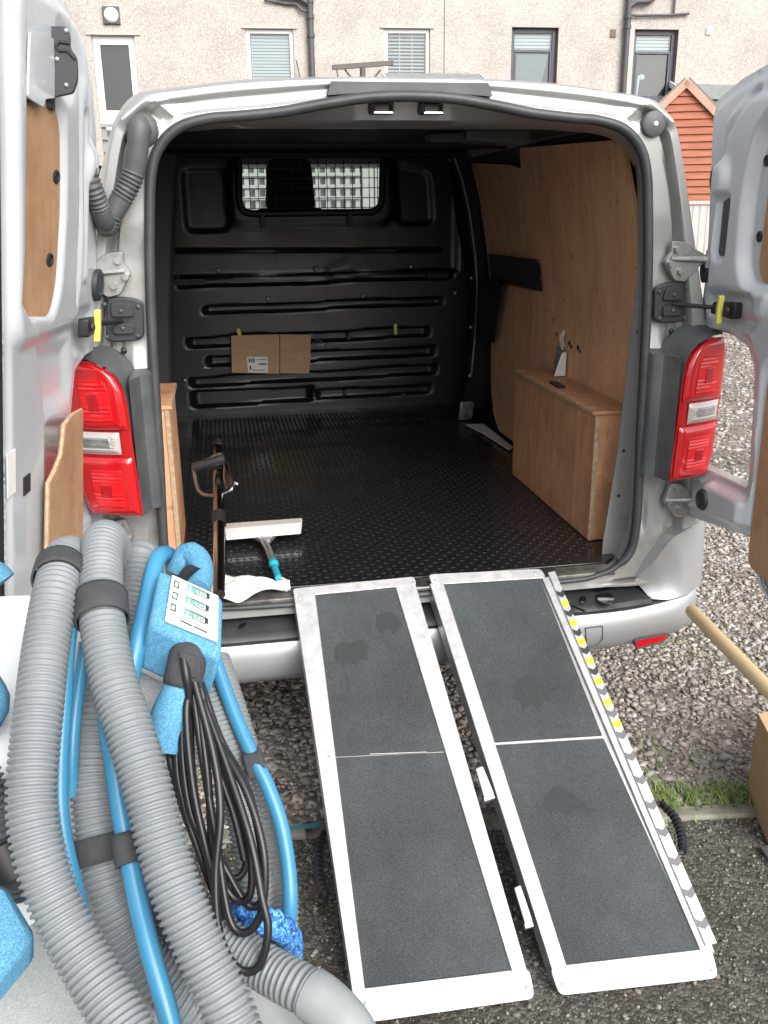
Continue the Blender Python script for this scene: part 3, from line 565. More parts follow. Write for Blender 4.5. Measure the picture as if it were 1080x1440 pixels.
# high level trim and strikers above the opening
b = MB(); b.prism(rnd([(-.185, -.004, 1.872), (.19, -.004, 1.872), (.20, -.004, 1.842), (.10, -.004, 1.849), (-.10, -.004, 1.849), (-.195, -.004, 1.842)], .004, 3), (0, .02, 0)); build(b, 'brake_lamp_trim', 'trim', van, bevel=.004)
for cx in (-.062, .058):
    b = MB(); b.box((cx-.029, .02, 1.806), (cx+.029, .055, 1.834)); s = build(b, 'latch_pocket', 'black', van, bevel=.006)
    b = MB(); b.tube([(cx-.021, .022, 1.828), (cx-.021, .004, 1.806), (cx+.021, .004, 1.806), (cx+.021, .022, 1.828)], .0042, 8); build(b, 'striker', 'chrome', s)
# ---------------------------------------------------------------- load bay
b = MB()
b.add([(-.645, .15, 1.797), (.645, .15, 1.797), (.66, 2.47, 1.855), (-.66, 2.47, 1.855)], [(0, 1, 2, 3)]); build(b, 'ceiling_lining', 'ceil', van, 0)
b = MB()
for y in (1.35, 1.95): b.tube([(-.64, y, 1.825), (.66, y, 1.825)], .028, 8, flat=.7)
build(b, 'roof_bow', 'ceil', van)
b = MB(); b.add([(-.80, .20, .59), (-.80, 2.47, .59), (-.80, 2.47, 1.2), (-.80, .20, 1.2), (-.72, 2.47, 1.55), (-.72, .20, 1.55), (-.645, 2.47, 1.86), (-.645, .20, 1.80)], [(0, 1, 2, 3), (3, 2, 4, 5), (5, 4, 6, 7)]); build(b, 'side_lining', 'ceil', van, 0); b = MB()
b.add([(.80, .20, .59), (.80, 2.47, .59), (.80, 2.47, 1.2), (.80, .20, 1.2), (.735, 2.47, 1.55), (.735, .20, 1.55), (.69, 2.47, 1.86), (.69, .20, 1.80)], [(0, 1, 2, 3), (3, 2, 4, 5), (5, 4, 6, 7)]); build(b, 'side_lining', 'ceil', van, 0)
b = MB(); b.box((-.80, .03, .56), (.80, 2.5, .592)); build(b, 'load_floor', 'black', van, 0)
b = MB(); b.prism([(-.655,.065,.593),(.60,.065,.593),(.645,.10,.593),(.665,.25,.593),(.72,.6,.593),(.75,1.8,.593),(.78,2.46,.593),(-.78,2.46,.593),(-.69,.25,.593)], (0, 0, .007)); fm = build(b, 'floor_mat', 'mat', van, 0, bevel=.002)
# studs of the mat: small raised lozenges in rows, alternately turned
SV, SF = [], []
for i, x in enumerate(np.arange(-.63, .70, .0205)):
    for j, y in enumerate(np.arange(.085, 2.3, .0245)):
        if abs(x) > .60+.05*y or (x > .5 and y < .12) : continue
        l, w_ = (.0085, .0042) if (i+j) % 2 else (.0042, .0085); o = len(SV); z = .6003
        SV += [(x-l, y, z), (x, y-w_, z), (x+l, y, z), (x, y+w_, z), (x-l*.4, y, z+.0024), (x, y-w_*.4, z+.0024), (x+l*.4, y, z+.0024), (x, y+w_*.4, z+.0024)]
        SF += [(o+4, o+5, o+6, o+7)]+[(o+k, o+(k+1) % 4, o+4+(k+1) % 4, o+4+k) for k in range(4)]
me = bpy.data.meshes.new('mat_stud'); me.from_pydata([(a, b_-2, c) for a, b_, c in SV], [], SF); me.materials.append(M['mat']); o = bpy.data.objects.new('mat_stud', me); COL.objects.link(o); o.parent = fm; o['kind'] = 'stuff'
b = MB(); b.box((-.62, -.005, .585), (.60, .06, .598)); build(b, 'sill_plate', 'sill', van, bevel=.004)
# bulkhead: pressed sheet with swages and a meshed window
BX = np.linspace(-.82, .80, 150); BZ = np.linspace(.59, 1.885, 150); X, Z = np.meshgrid(BX, BZ, indexing='ij')
win = rnd([(-.345,1.578),(.352,1.578),(.362,1.868),(-.33,1.872)], .07, 6)
BW = 2.40
H = np.zeros_like(X)
for z0, z1, d, xc, hw in [(.650,.725,.032,-.33,.30),(.655,.70,.022,.30,.30),(.755,.80,.03,.0,.63),(.855,.90,.028,.04,.58),(.955,1.00,.03,-.02,.61),(1.115,1.15,.024,.06,.60),(1.245,1.285,.035,.03,.68)]:
    H += d*step(np.abs(Z-.012*X-(z0+z1)/2)-(z1-z0)/2, .014)*step(np.abs(X-xc)-hw, .05)
H += .018*step(-(Z-1.285), .03)*step(np.abs(X-.02)-.72, .05)
for q in ([(-.60,1.50),(-.60,1.78),(-.40,1.78),(-.38,1.60),(-.40,1.50)], [(.44,1.52),(.42,1.80),(.60,1.76),(.62,1.52)]): H += .012*step(sdf(rnd(q, .04), X, Z), .03)
H -= .012*step(sdf(rnd([(-.40,1.52),(.42,1.52),(.42,1.84),(-.38,1.84)], .09), X, Z), .05)
H -= .010*ridge([(-.75,1.41),(.65,1.39)], X, Z, .014)
H += .003*np.sin(X*5.1+1)*np.sin(Z*7)+.004*ridge([(.10,1.30),(.19,1.34),(.24,1.30)], X, Z, .05)
inside = sdf(win, X, Z) < -.006; vi = np.arange(X.size).reshape(X.shape); F = []
for i in range(149):
    for j in range(149):
        if not inside[i, j] and not inside[i+1, j] and not inside[i, j+1] and not inside[i+1, j+1]: F.append((vi[i, j], vi[i+1, j], vi[i+1, j+1], vi[i, j+1]))
b = MB(); b.add(np.stack([X, BW+H, Z], 2).reshape(-1, 3), F); bk = build(b, 'bulkhead', 'liner', van, 50, recalc=False)
b = MB(); wp = [(x, BW-.012, z) for x, z in win]; b.tube(wp+wp[:2], .017, 8, cap=False); build(b, 'window_surround', 'black', bk, 60)
wires = []
for k, x in enumerate(np.arange(-.33, .352, .0415)): b = MB(); b.tube([(x, BW-.006, 1.57), (x, BW-.006, 1.875)], .0022, 5); build(b, 'mesh_wire', 'black', bk)
for k, z in enumerate(np.arange(1.60, 1.87, .0455)): b = MB(); b.tube([(-.345, BW-.010, z), (.362, BW-.010, z)], .0022, 5); build(b, 'mesh_wire', 'black', bk)
for x in (-.235, .19): b = MB(); b.box((x-.013, BW-.032, 1.51), (x+.013, BW-.022, 1.575)); build(b, 'mesh_bracket', 'black', bk, bevel=.003)
for u in [(-0.4623,2.385,1.317),(0.0186,2.385,1.314),(0.4988,2.385,1.314),(-0.705,2.385,1.178),(-0.2277,2.385,1.175),(0.2522,2.385,1.176),(0.7302,2.385,1.178),(-0.6644,2.385,0.7847),(-0.5615,2.385,0.845)]:
    b = MB(); b.dome((u[0], u[1]-.0, u[2]), (0, -1, 0), .010, .006, 12); build(b, 'bolt', 'bare', bk, 60)
for (u, m, s) in [([(-0.6027,2.38,1.264)][0], 'print', (.075, .014)), ([(0.6419,2.38,1.265)][0], 'print', (.055, .012)), ([(0.174,2.38,0.9726)][0], 'print', (.010, .016)), ([(0.1484,2.38,0.6836)][0], 'print', (.009, .015)), ([(0.458,2.38,0.6506)][0], 'print', (.012, .015))]:
    b = MB(); b.prism(rnd([(u[0]-s[0], BW-.004, u[2]-s[1]), (u[0]+s[0], BW-.004, u[2]-s[1]), (u[0]+s[0], BW-.004, u[2]+s[1]), (u[0]-s[0], BW-.004, u[2]+s[1])], .01, 3), (0, .03, 0)); build(b, 'slot', 'print', bk, 0)
for (x0, z0, x1, z1, n) in [(*[[(-0.3836,2.39,1.029),(-0.3754,2.39,0.9904)][k][j] for k in (0, 1) for j in (0, 2)], 1), (*[[(0.4132,2.39,1.028),(0.4129,2.39,0.9849)][k][j] for k in (0, 1) for j in (0, 2)], 1)]:
    b = MB(); d = Vector((x1-x0, 0, z1-z0)).normalized(); q = Vector((d.z, 0, -d.x))*.009; a, c = Vector((x0, BW-.03, z0)), Vector((x1, BW-.036, z1)); b.prism(rnd([a-q, c-q*.8, c+d*.012, c+q*.8, a+q, a-d*.01], .008, 3), (0, .004, 0)); build(b, 'tie_tag', 'yellow', bk, 0)
# steel posts each side of the bulkhead, dented left arc
b = MB(); b.prism([(-.80,1.60,.6),(-.70,1.60,.6),(-.66,1.60,1.2),(-.60,1.60,1.72),(-.57,1.60,1.82),(-.80,1.60,1.82)], (0, .08, 0)); build(b, 'side_post', 'cover', van, bevel=.02)
pp = [Vector(p) for p in [(0.6765,1.98,0.6578),(0.7095,1.98,0.814),(0.7266,1.98,1.018),(0.7329,1.98,1.218),(0.7191,1.98,1.379),(0.6882,1.98,1.569),(0.6523,1.98,1.707),(0.6043,1.98,1.827),(0.5773,1.98,1.901)]]
b = MB()
for i, (p, q) in enumerate(zip(pp[:-1], pp[1:])): b.hexa([(p.x, 1.98, p.z), (p.x+.10, 1.98, p.z), (q.x+.10, 1.98, q.z), (q.x, 1.98, q.z)], (0, .06, 0))
post = build(b, 'door_post', 'liner', van, 40)
b = MB(); b.tube([(p.x, 1.975, p.z) for p in pp[1:]], .0045, 6); build(b, 'post_edge', 'jamb', post)
for u in [(0.7012,1.97,1.281),(0.7021,1.97,1.054),(0.703,1.97,0.8229)]: b = MB(); b.dome(u, (0, -1, 0), .010, .007, 10); build(b, 'bolt', 'bare', post, 60)
b = MB(); b.hexa([(0.6576,1.965,0.697),(0.7292,1.965,0.6936),(0.7166,1.965,0.6057),(0.6483,1.965,0.6021)], (0, .03, 0)); build(b, 'post_foot', 'sill', post, bevel=.006)
b = MB(); q = [Vector(p) for p in [(0.6649,0.125,1.574),(0.6607,0.125,1.426),(0.6541,0.125,1.194),(0.6393,0.125,0.9064),(0.614,0.125,0.6374),(0.614,0.125,0.5711),(0.6745,0.125,0.5546),(0.7033,0.125,0.6828),(0.7012,0.125,0.9029),(0.6904,0.125,1.193),(0.6814,0.125,1.426)]]; b.prism(q, (0, .004, 0)); pf = build(b, 'pillar_flange', 'jamb', van, 0)
for u in [(0.6729,0.122,1.259),(0.6568,0.122,0.919),(0.6516,0.122,0.7831)]: b = MB(); b.dome(u, (0, -1, 0), .005, .002, 8); build(b, 'drill_hole', 'print', pf, 60)
b = MB(); q = [(0.6837,1.93,1.78),(0.7262,1.93,1.786),(0.7506,1.93,1.599),(0.7807,1.93,1.475),(0.8038,1.93,1.374),(0.8196,1.93,1.3),(0.7823,1.93,1.285),(0.7646,1.93,1.444),(0.7372,1.93,1.599),(0.7086,1.93,1.69)]; b.prism(q, (.0, .02, 0)); build(b, 'bare_pillar', 'jamb', van, 0)
# plywood linings on the right wall
def xw(z): return .742-.085*np.clip((z-1.2)/.62, 0, 1)**1.4
def wall_panel(name, pts, th, m, dx=0, par=van, n=14, **k):
    zs = [p[1] for p in pts]; b = MB(); rows = []; z0, z1 = min(zs)+.0005, max(zs)-.0005
    for z in np.linspace(z0, z1, 40):
        ys = [a[0]+(c[0]-a[0])*(z-a[1])/(c[1]-a[1]) for a, c in zip(pts, pts[1:]+pts[:1]) if (a[1] > z) != (c[1] > z)]
        y0, y1 = min(ys), max(ys); x = xw(z)+dx; rows.append([(x, y0, z), (x, y1, z), (x+th, y1, z), (x+th, y0, z)])
    b.loft(rows); n4 = len(rows)*4; b.f += [(0, 1, 2, 3), (n4-4, n4-3, n4-2, n4-1)]; return build(b, name, m, par, 30, **k)
wall_panel('plywood_panel', [(.22,.615),(1.215,.615),(1.215,1.55),(1.21,1.72),(1.19,1.80),(.30,1.78),(.26,1.6),(.22,1.4)], .012, 'ply')
wall_panel('plywood_panel', [(1.20,.618),(1.66,.618),(1.75,.68),(1.80,.80),(1.84,1.25),(1.90,1.78),(1.20,1.74)], .012, 'ply', dx=.016)
wall_panel('rubber_flap', [(1.07,1.29),(1.08,1.405),(1.75,1.40),(1.74,1.285)], .004, 'cover', dx=-.010)
b = MB(); q = [(0.705,1.901,1.002),(0.705,1.623,1.027),(0.705,1.501,1.28),(0.705,1.564,1.302),(0.705,1.874,1.284)]; b.prism(q, (.012, 0, 0)); build(b, 'hanging_strap', 'ceil', van, bevel=.004)
for y, z in ((1.085,1.40),(1.07,1.34),(1.3,1.72),(.95,1.2)): b = MB(); b.dome((xw(z)-.008, y, z), (-1, 0, 0), .007, .004, 8); build(b, 'screw', 'bare', van, 60)
for y, z, s in ((.80,1.135,.010),(.78,1.125,.008),(.72,1.13,.010),(.70,1.12,.007),(.93,1.15,.007)): b = MB(); b.dome((xw(z)-.001, y, z), (-1, 0, 0), s, .003, 8); build(b, 'drill_hole', 'print', van, 60)
# boxed wheel arches
def arch_box(sg, x0, x1, y0, y1, z1, m):
    b = MB(); b.box((min(sg*x0, sg*(x0+.012)), y0, .602), (max(sg*x0, sg*(x0+.012)), y1, z1)); a = build(b, 'arch_side', m, van, 0, bevel=.003)
    b = MB(); b.box((min(sg*(x0-.006), sg*x1), y0-.006, z1+.001), (max(sg*(x0-.006), sg*x1), y1, z1+.013)); build(b, 'arch_top', m, van, 0, bevel=.003)
    b = MB(); b.box((min(sg*(x0+.013), sg*x1), y0, .602), (max(sg*(x0+.013), sg*x1), y0+.012, z1)); build(b, 'arch_end', m, van, 0, bevel=.003)
    b = MB(); b.box((sg*(x0+.006)-.0065, y0-.0022, .603), (sg*(x0+.006)+.0065, y0-.0005, z1)); build(b, 'raw_edge', 'plyedge', van, 0)
    b = MB(); b.box((sg*x0-(.0088 if sg > 0 else -.0062), y0-.004, z1+.002) if sg > 0 else (sg*x0+.0062, y0-.004, z1+.002), (sg*x0-.0062, y1, z1+.012) if sg > 0 else (sg*x0+.0088, y1, z1+.012)); build(b, 'raw_edge', 'plyedge', van, 0)
arch_box(1, .615, .742, .24, 1.01, 1.0, 'plydark')
arch_box(-1, .628, .79, .30, .66, 1.065, 'plydark')
# socket plate and wires above the right arch
b = MB(); b.hexa([(.733, .92, 1.02), (.733, .81, 1.02), (.733, .80, 1.10), (.733, .885, 1.115)], (-.006, 0, 0)); sk = build(b, 'socket_plate', 'jamb', van, bevel=.003)
b = MB(); b.hexa([(.733, .80, 1.018), (.69, .80, 1.018), (.715, .80, 1.10), (.733, .80, 1.105)], (0, .006, 0)); build(b, 'socket_cheek', 'white', sk, bevel=.002)
b = MB(); b.tube(spline([(.735,.845,1.10),(.725,.85,1.15),(.733,.83,1.175),(.722,.82,1.15),(.733,.83,1.12)], .004)[0], .003, 6); build(b, 'loose_wire', 'paper', sk)
b = MB(); b.prism(rnd([(.63,.60,1.0145),(.66,.60,1.0145),(.665,.70,1.0145),(.64,.72,1.0145)], .012, 3), (0, 0, .005)); build(b, 'cable_gland', 'print', sk, 0)
# interior lamp housing in the top right corner
b = MB(); q = [Vector(p) for p in [(0.2699,0.5,1.825),(0.4635,0.5,1.837),(0.4767,0.5,1.783),(0.4597,0.5,1.769),(0.2707,0.5,1.779)]]; b.prism(q, (0, .1, 0)); lh = build(b, 'vent_duct', 'trim', van, bevel=.008)
b = MB(); q = [Vector(p) for p in [(0.1535,0.49,1.799),(0.2654,0.49,1.805),(0.2659,0.49,1.776),(0.1641,0.49,1.774)]]; b.prism(q, (0, .06, 0)); build(b, 'lamp_lens', 'cover', lh, bevel=.006)
# white film scraps by the floor edge
b = MB(); q = [(0.6537,1.851,0.606),(0.7404,1.847,0.606),(0.7409,1.385,0.606),(0.7082,1.342,0.606),(0.6867,1.637,0.606)]; b.prism(q, (0, 0, .004)); build(b, 'film_scrap', 'paper', van, 0)
# ---------------------------------------------------------------- rear lamps, hinges, straps (right measured, left mirrored)
def lamp_x(z):     # inner and outer edge of the lamp at height z
    zi = [.895,.95,1.05,1.12,1.17,1.205,1.232,1.248,1.262]; xi = [.688,.690,.695,.697,.700,.706,.720,.738,.775]; xo = [.812,.830,.834,.836,.837,.837,.836,.833,.822]
    return np.interp(z, zi, xi), np.interp(z, zi, xo)
def lamp_y(x): return -.112+.05*np.clip((x-.69)/.145, 0, 1)**1.6
def lens(sg, z0, z1, pad, dome, parent, name, m, x0=0, x1=1, rim=.10, n=22, rib=0):
    b = MB(); rows = []
    for t in np.linspace(0, 1, n):
        z = z0+(z1-z0)*t; a, c = lamp_x(z); a, c = a+pad, c-pad*.6; a, c = a+(c-a)*x0, a+(c-a)*x1; r = []
        for s in np.linspace(0, 1, n):
            e = min(s, 1-s, t*(z1-z0)/(c-a+1e-6), (1-t)*(z1-z0)/(c-a+1e-6)); k = np.clip(e/rim, 0, 1); k = k*k*(3-2*k)
            x = a+(c-a)*s; r.append((sg*x, lamp_y(x)-dome*k-(rib*math.sin(t*60) if k > .9 else 0), z))
        rows.append(r)
    b.loft(rows, closed=False); return build(b, name, m, parent, 50)
for sg in (1, -1):
    ZL = np.linspace(.893, 1.266, 30); b = MB()
    rim = [(lamp_x(z)[0]-.002, z) for z in ZL]+[(lamp_x(z)[1]+.002, z) for z in ZL[::-1]]
    b.loft([[(sg*x, lamp_y(x)+.004+d*(.115 if d < 2 else .1), z) for x, z in rim] for d in (0, .5, 1, 1.8)])
    b.loft([[(sg*x, lamp_y(x)+.004, z) for x in np.linspace(lamp_x(z)[0]-.002, lamp_x(z)[1]+.002, 14)] for z in ZL], closed=False); tl = build(b, 'tail_lamp', 'reddark', van, 40)
    lens(sg, 1.106, 1.262, .004, .009, tl, 'upper_lens', 'red', rim=.07)
    lens(sg, .897, 1.038, .004, .009, tl, 'lower_lens', 'red', rim=.07)
    lens(sg, 1.046, 1.100, .004, .008, tl, 'clear_lens', 'clear', .17, .98, rim=.10, rib=.0009)
    lens(sg, 1.058, 1.090, .012, .0095, tl, 'clear_reflector', 'bare', .26, .9, rim=.08, rib=.001)
    for z0, z1 in ((1.125, 1.228), (.915, 1.012)):
        lens(sg, z0, z1, .026, .0118, tl, 'reflector', 'red2', .06, .86, rim=.04, rib=.0014)
        lens(sg, z0+.022, z1-.03, .050, .0150, tl, 'bulb_cover', 'reddark', .10, .75, rim=.2)
    ss = [(.640,-.002),(.644,-.035),(.650,-.044),(.668,-.052),(.674,-.062),(.681,-.090),(.689,-.108)]
    b = MB(); b.loft([[(sg*x, y, z) for x, y in ss] for z in np.linspace(.890, 1.222, 8)], closed=False); b.loft([[(sg*x, y, 1.222) for x, y in ss], [(sg*x, -.0+.0*y, 1.232) for x, y in ss]], closed=False); b.loft([[(sg*x, y, .890) for x, y in ss], [(sg*x, 0, .886) for x, y in ss]], closed=False); lt = build(b, 'lamp_trim', 'trim', van, 35)
    pin = [(.689,1.06),(.694,1.12),(.698,1.17),(.704,1.207),(.718,1.236),(.738,1.254),(.78,1.270),(.826,1.273)]; pout = [(.672,1.06),(.670,1.13),(.672,1.185),(.681,1.232),(.702,1.266),(.73,1.286),(.775,1.296),(.826,1.292)]
    PI_, PO_ = resample(pin, 40), resample(pout, 40); b = MB(); b.loft([[(sg*(x*(1-t)+u*t), (lamp_y(x)+.006)*(1-t)**1.5+.0*t-.012*math.sin(math.pi*t), z*(1-t)+v*t) for (x, z), (u, v) in zip(PI_, PO_)] for t in np.linspace(0, 1, 8)], closed=False); build(b, 'lamp_shroud', 'boot', lt, 50)
    b = MB(); b.dome((sg*.7022, -.013, 1.2777), (0, -1, 0), .008, .005, 10); build(b, 'screw', 'black', van, 60)
    # hinges
    for pts, bolts in (([Vector(p) for p in [(0.6808,-0.012,1.506),(0.7171,-0.012,1.505),(0.7424,-0.012,1.488),(0.7758,-0.012,1.473),(0.7785,-0.012,1.448),(0.7633,-0.012,1.441),(0.7419,-0.012,1.416),(0.7273,-0.012,1.403),(0.6982,-0.012,1.408),(0.6676,-0.012,1.456),(0.6833,-0.012,1.479)]], [Vector(p) for p in [(0.6953,-0.016,1.486),(0.6811,-0.016,1.45),(0.7097,-0.016,1.43)]]),
                       ([Vector(p) for p in [(0.7412,-0.016,0.857),(0.765,-0.016,0.8534),(0.7902,-0.016,0.8372),(0.8104,-0.016,0.8086),(0.8463,-0.016,0.7977),(0.8492,-0.016,0.7699),(0.819,-0.016,0.7677),(0.79,-0.016,0.7527),(0.7595,-0.016,0.7549),(0.7228,-0.016,0.8018)]], [Vector(p) for p in [(0.7557,-0.02,0.8406),(0.7369,-0.02,0.8021),(0.7703,-0.02,0.7788)]])):
        b = MB(); b.prism(rnd([(sg*p.x, p.y-.005, p.z) for p in pts], .006, 2), (0, .018, 0)); hg = build(b, 'hinge', 'bare', van, bevel=.002)
        cz = (pts[3].z+pts[4].z)/2; b = MB(); b.tube([(sg*(pts[9 if len(pts) > 10 else 9].x+.015), -.017, cz+.002), (sg*(pts[3].x-.01), -.022, cz), (sg*(pts[3].x+.012), -.03, cz)], [.006, .0095, .0105], 10); build(b, 'hinge_arm', 'bare', hg)
        b = MB(); b.tube([(sg*(pts[3].x+.004), -.03, cz-.022), (sg*(pts[3].x+.004), -.03, cz+.022)], .0075, 12); build(b, 'hinge_pin', 'bare', hg)
        for q in bolts: b = MB(); b.tube([(sg*q.x, -.014, q.z), (sg*q.x, -.029, q.z)], .0085, 6); build(b, 'bolt', 'bare', hg, 20)
    # check strap cover
    q = [Vector(p) for p in [(0.6472,-0.012,1.39),(0.6642,-0.012,1.399),(0.6954,-0.012,1.404),(0.7294,-0.012,1.402),(0.7421,-0.012,1.305),(0.7296,-0.012,1.299),(0.6712,-0.012,1.299),(0.6524,-0.012,1.308)]]
    b = MB(); b.prism(rnd([(sg*p.x, -.012, p.z) for p in q], .010, 3), (0, .014, 0)); cs = build(b, 'strap_cover', 'cover', van, bevel=.004)
    b = MB(); b.prism(rnd([(sg*.672,-.021,1.318),(sg*.722,-.021,1.318),(sg*.722,-.021,1.343),(sg*.672,-.021,1.343)], .008, 3), (0, .012, 0)); b.prism(rnd([(sg*.668,-.021,1.358),(sg*.722,-.021,1.358),(sg*.722,-.021,1.392),(sg*.676,-.021,1.388)], .008, 3), (0, .012, 0)); build(b, 'cover_rib', 'cover', cs, bevel=.005)
    b = MB(); b.box((min(sg*.685, sg*.716), -.0135, 1.345), (max(sg*.685, sg*.716), -.010, 1.356)); build(b, 'slot', 'print', cs, 0)
    for x, z in ((.6598,1.3805),(.6664,1.3116),(.735,1.388),(.738,1.312),(.699,1.372),(.699,1.332)): b = MB(); b.dome((sg*x, -.014 if x < .69 or x > .72 else -.022, z), (0, -1, 0), .0055, .004, 8); build(b, 'screw', 'trim', cs, 60)
# right pillar grommet
b = MB(); u = [(0.6115,-0.006,1.784)][0]; b.tube([(u[0], .004, u[2]), (u[0], -.012, u[2]), (u[0], -.016, u[2])], [.031, .030, .024], 24); gr = build(b, 'grommet', 'boot', van, 50)
b = MB(); b.dome((u[0]+.002, -.016, u[2]), (0, -1, 0), .006, .003, 10); build(b, 'plug', 'white', gr, 60)
# ---------------------------------------------------------------- bumper
b = MB(); bx = np.linspace(-.90, .90, 41); rows = []
def bump_y(x): return -.055+.03*np.clip((abs(x)-.6)/.25, 0, 1)**2+.2*np.clip((abs(x)-.83)/.08, 0, 1)**2
prof_ = [(.487, .04), (.492, .0), (.484, -.006), (.44, -.012), (.40, -.006), (.37, .02), (.345, .09)]
for x in bx: rows.append([(x*(1-.0*k), bump_y(x)+dy, z+.03*np.clip((abs(x)-.5)/.35, 0, 1)**2) for k, (z, dy) in enumerate(prof_)])
b.loft(rows, closed=False); bp = build(b, 'bumper', 'paint', van, 40)
b = MB(); rows = []
for x in np.linspace(-.70, .70, 41):
    y0 = bump_y(x)+.004; e = np.clip((abs(x)-.66)/.04, 0, 1); zz_ = .03*np.clip((abs(x)-.5)/.35, 0, 1)**2; rows.append([(x, .05, .536), (x, .0, .530), (x, y0+.022, .520-.004*e+zz_*.5), (x, y0+.006, .514-.006*e+zz_), (x, y0-.003, .502-.004*e+zz_), (x, y0+.002, .486+zz_)])
b.loft(rows, closed=False); sp_ = build(b, 'step_pad', 'pad', bp, 35)
for sg in (1, -1):
    # corner rising beside the pad up to the lamp
    b = MB(); c = [(.662,.0,.560),(.705,-.030,.632),(.75,-.036,.70),(.866,.0,.735),(.905,.14,.74)]; d = [(.69,.0,.535),(.745,-.015,.585),(.80,-.035,.61),(.872,-.01,.625),(.915,.10,.63)]; e = [(.70,-.035,.515),(.75,-.045,.512),(.81,-.038,.52),(.875,.0,.53),(.92,.10,.53)]
    R_ = [[(sg*x, y, z) for x, y, z in resample(q, 26)] for q in (c, d, e)]; rows = [[(x-sg*.0, y+.07, z+.004) for x, y, z in R_[0]], [(x, y+.012, z+.003) for x, y, z in R_[0]]]
    for t in np.linspace(0, 1, 12): rows.append([tuple(np.array(p)*(1-t)*(1-t)+2*t*(1-t)*np.array(q)+t*t*np.array(r)) for i, (p, q, r) in enumerate(zip(*R_))])
    b.loft(rows, closed=False); build(b, 'bumper_corner', 'paint', bp, 50)
    q = [Vector(p) for p in [(0.6477,-0.045,0.4012),(0.6649,-0.045,0.4063),(0.7511,-0.045,0.4094),(0.7542,-0.045,0.3999),(0.7354,-0.045,0.3856),(0.652,-0.045,0.3755)]]
    b = MB(); rq = [(sg*p.x, bump_y(p.x)-.013, p.z) for p in q]; b.prism(rnd(rq, .006, 3), (0, .03, 0)); rf = build(b, 'reflector', 'red', bp, bevel=.003)
    b = MB(); cq = [(sg*p.x, bump_y(p.x)-.011, p.z) for p in q]; b.tube(cq+cq[:2], .004, 6, cap=False); build(b, 'reflector_rim', 'trim', rf)
q = [Vector(p) for p in [(0.4921,-0.06,0.4573),(0.5434,-0.06,0.4591),(0.5463,-0.06,0.4161),(0.5343,-0.06,0.4015),(0.5002,-0.06,0.3959)]]; b = MB(); pts = [(p.x, bump_y(p.x)-.0125, p.z) for p in q]; b.tube(pts+pts[:1], .0016, 5, cap=False); build(b, 'towing_eye_cover', 'trim', bp)
for x in (-.62, .62): b = MB(); u = (x, -.008, .625); b.dome((x*.985, .0, .632), (0, -1, 0), .011, .004, 12); build(b, 'plug', 'black', van, 60)
# water and litter on the step pad
def puddle(name, pts, m='water', z=.004, par=None):
    b = MB(); rows = [Vector(p)+Vector((0, 0, z)) for p in pts]; b.prism(rnd(rows, .006, 3), (0, 0, .0006)); return build(b, name, m, par or sp_, 0)
for u in ([(0.5426,-0.0097,0.528),(0.5866,-0.0084,0.528),(0.5842,-0.0439,0.528),(0.5583,-0.0837,0.528),(0.5388,-0.0698,0.528),(0.5329,-0.0486,0.528)], [(0.4928,-0.0108,0.524),(0.5125,-0.0046,0.524),(0.5032,-0.0384,0.524),(0.4818,-0.049,0.524)], [(0.5297,0.012,0.531),(0.5925,0.0364,0.531),(0.6185,0.0149,0.531),(0.5638,-0.0002,0.531)], [(-0.4935,0.0449,0.526),(-0.4738,0.0549,0.526),(-0.4649,0.0298,0.526),(-0.4829,0.0014,0.526)], [(-0.4564,0.0514,0.526),(-0.4436,0.03,0.526),(-0.4626,-0.0207,0.526),(-0.4798,-0.0261,0.526)]): puddle('puddle', u)
# ---------------------------------------------------------------- rear doors (relief on a door-shaped sheet)
def door(sg, hinge, face, out, feats, label=None):
    """out: outline in (u, z); u runs from the hinge to the free edge. face(u, z, h) gives the world point."""
    U0, U1 = min(p[0] for p in out), max(p[0] for p in out); Z0, Z1 = min(p[1] for p in out), max(p[1] for p in out)
    st = .0065; uu = np.arange(U0-st, U1+2*st, st); zz = np.arange(Z0-st, Z1+2*st, st); U, Z = np.meshgrid(uu, zz, indexing='ij'); D = sdf(out, U, Z); Hh = feats(U, Z, D)
    # pull vertices next to the outline on to it
    gu, gz = np.gradient(D, st); nn = np.hypot(gu, gz)+1e-9; k = np.abs(D) < st*.75; U2, Z2 = U.copy(), Z.copy(); U2[k] -= (D*gu/nn)[k]; Z2[k] -= (D*gz/nn)[k]; ok = (D < st*.75)
    vi = np.arange(U.size).reshape(U.shape); q = ok[:-1, :-1] & ok[1:, :-1] & ok[1:, 1:] & ok[:-1, 1:]; i, j = np.nonzero(q)
    V = [face(a, c, h) for a, c, h in zip(U2.reshape(-1), Z2.reshape(-1), Hh.reshape(-1))]
    F = [(vi[a, c], vi[a+1, c], vi[a+1, c+1], vi[a, c+1]) for a, c in zip(i, j)]
    used = sorted({x for f in F for x in f}); mp = {x: k for k, x in enumerate(used)}
    b = MB(); b.add([V[x] for x in used], [tuple(mp[x] for x in f) for f in F]); d = build(b, 'rear_door', 'doorpaint', van, 60, label=label)
    P = rnd(out, .012, 3); b = MB(); b.prism([face(u, z, -.012) for u, z in P], Vector(face(0, 1, -.050))-Vector(face(0, 1, -.012))); build(b, 'outer_skin', 'paint', d, 30, bevel=.004)
    b = MB(); pl = [face(u, z, -.006) for u, z in P]; b.tube(pl+pl[:2], .0055, 6, cap=False); build(b, 'hem_flange', 'paint', d, 60)
    return d
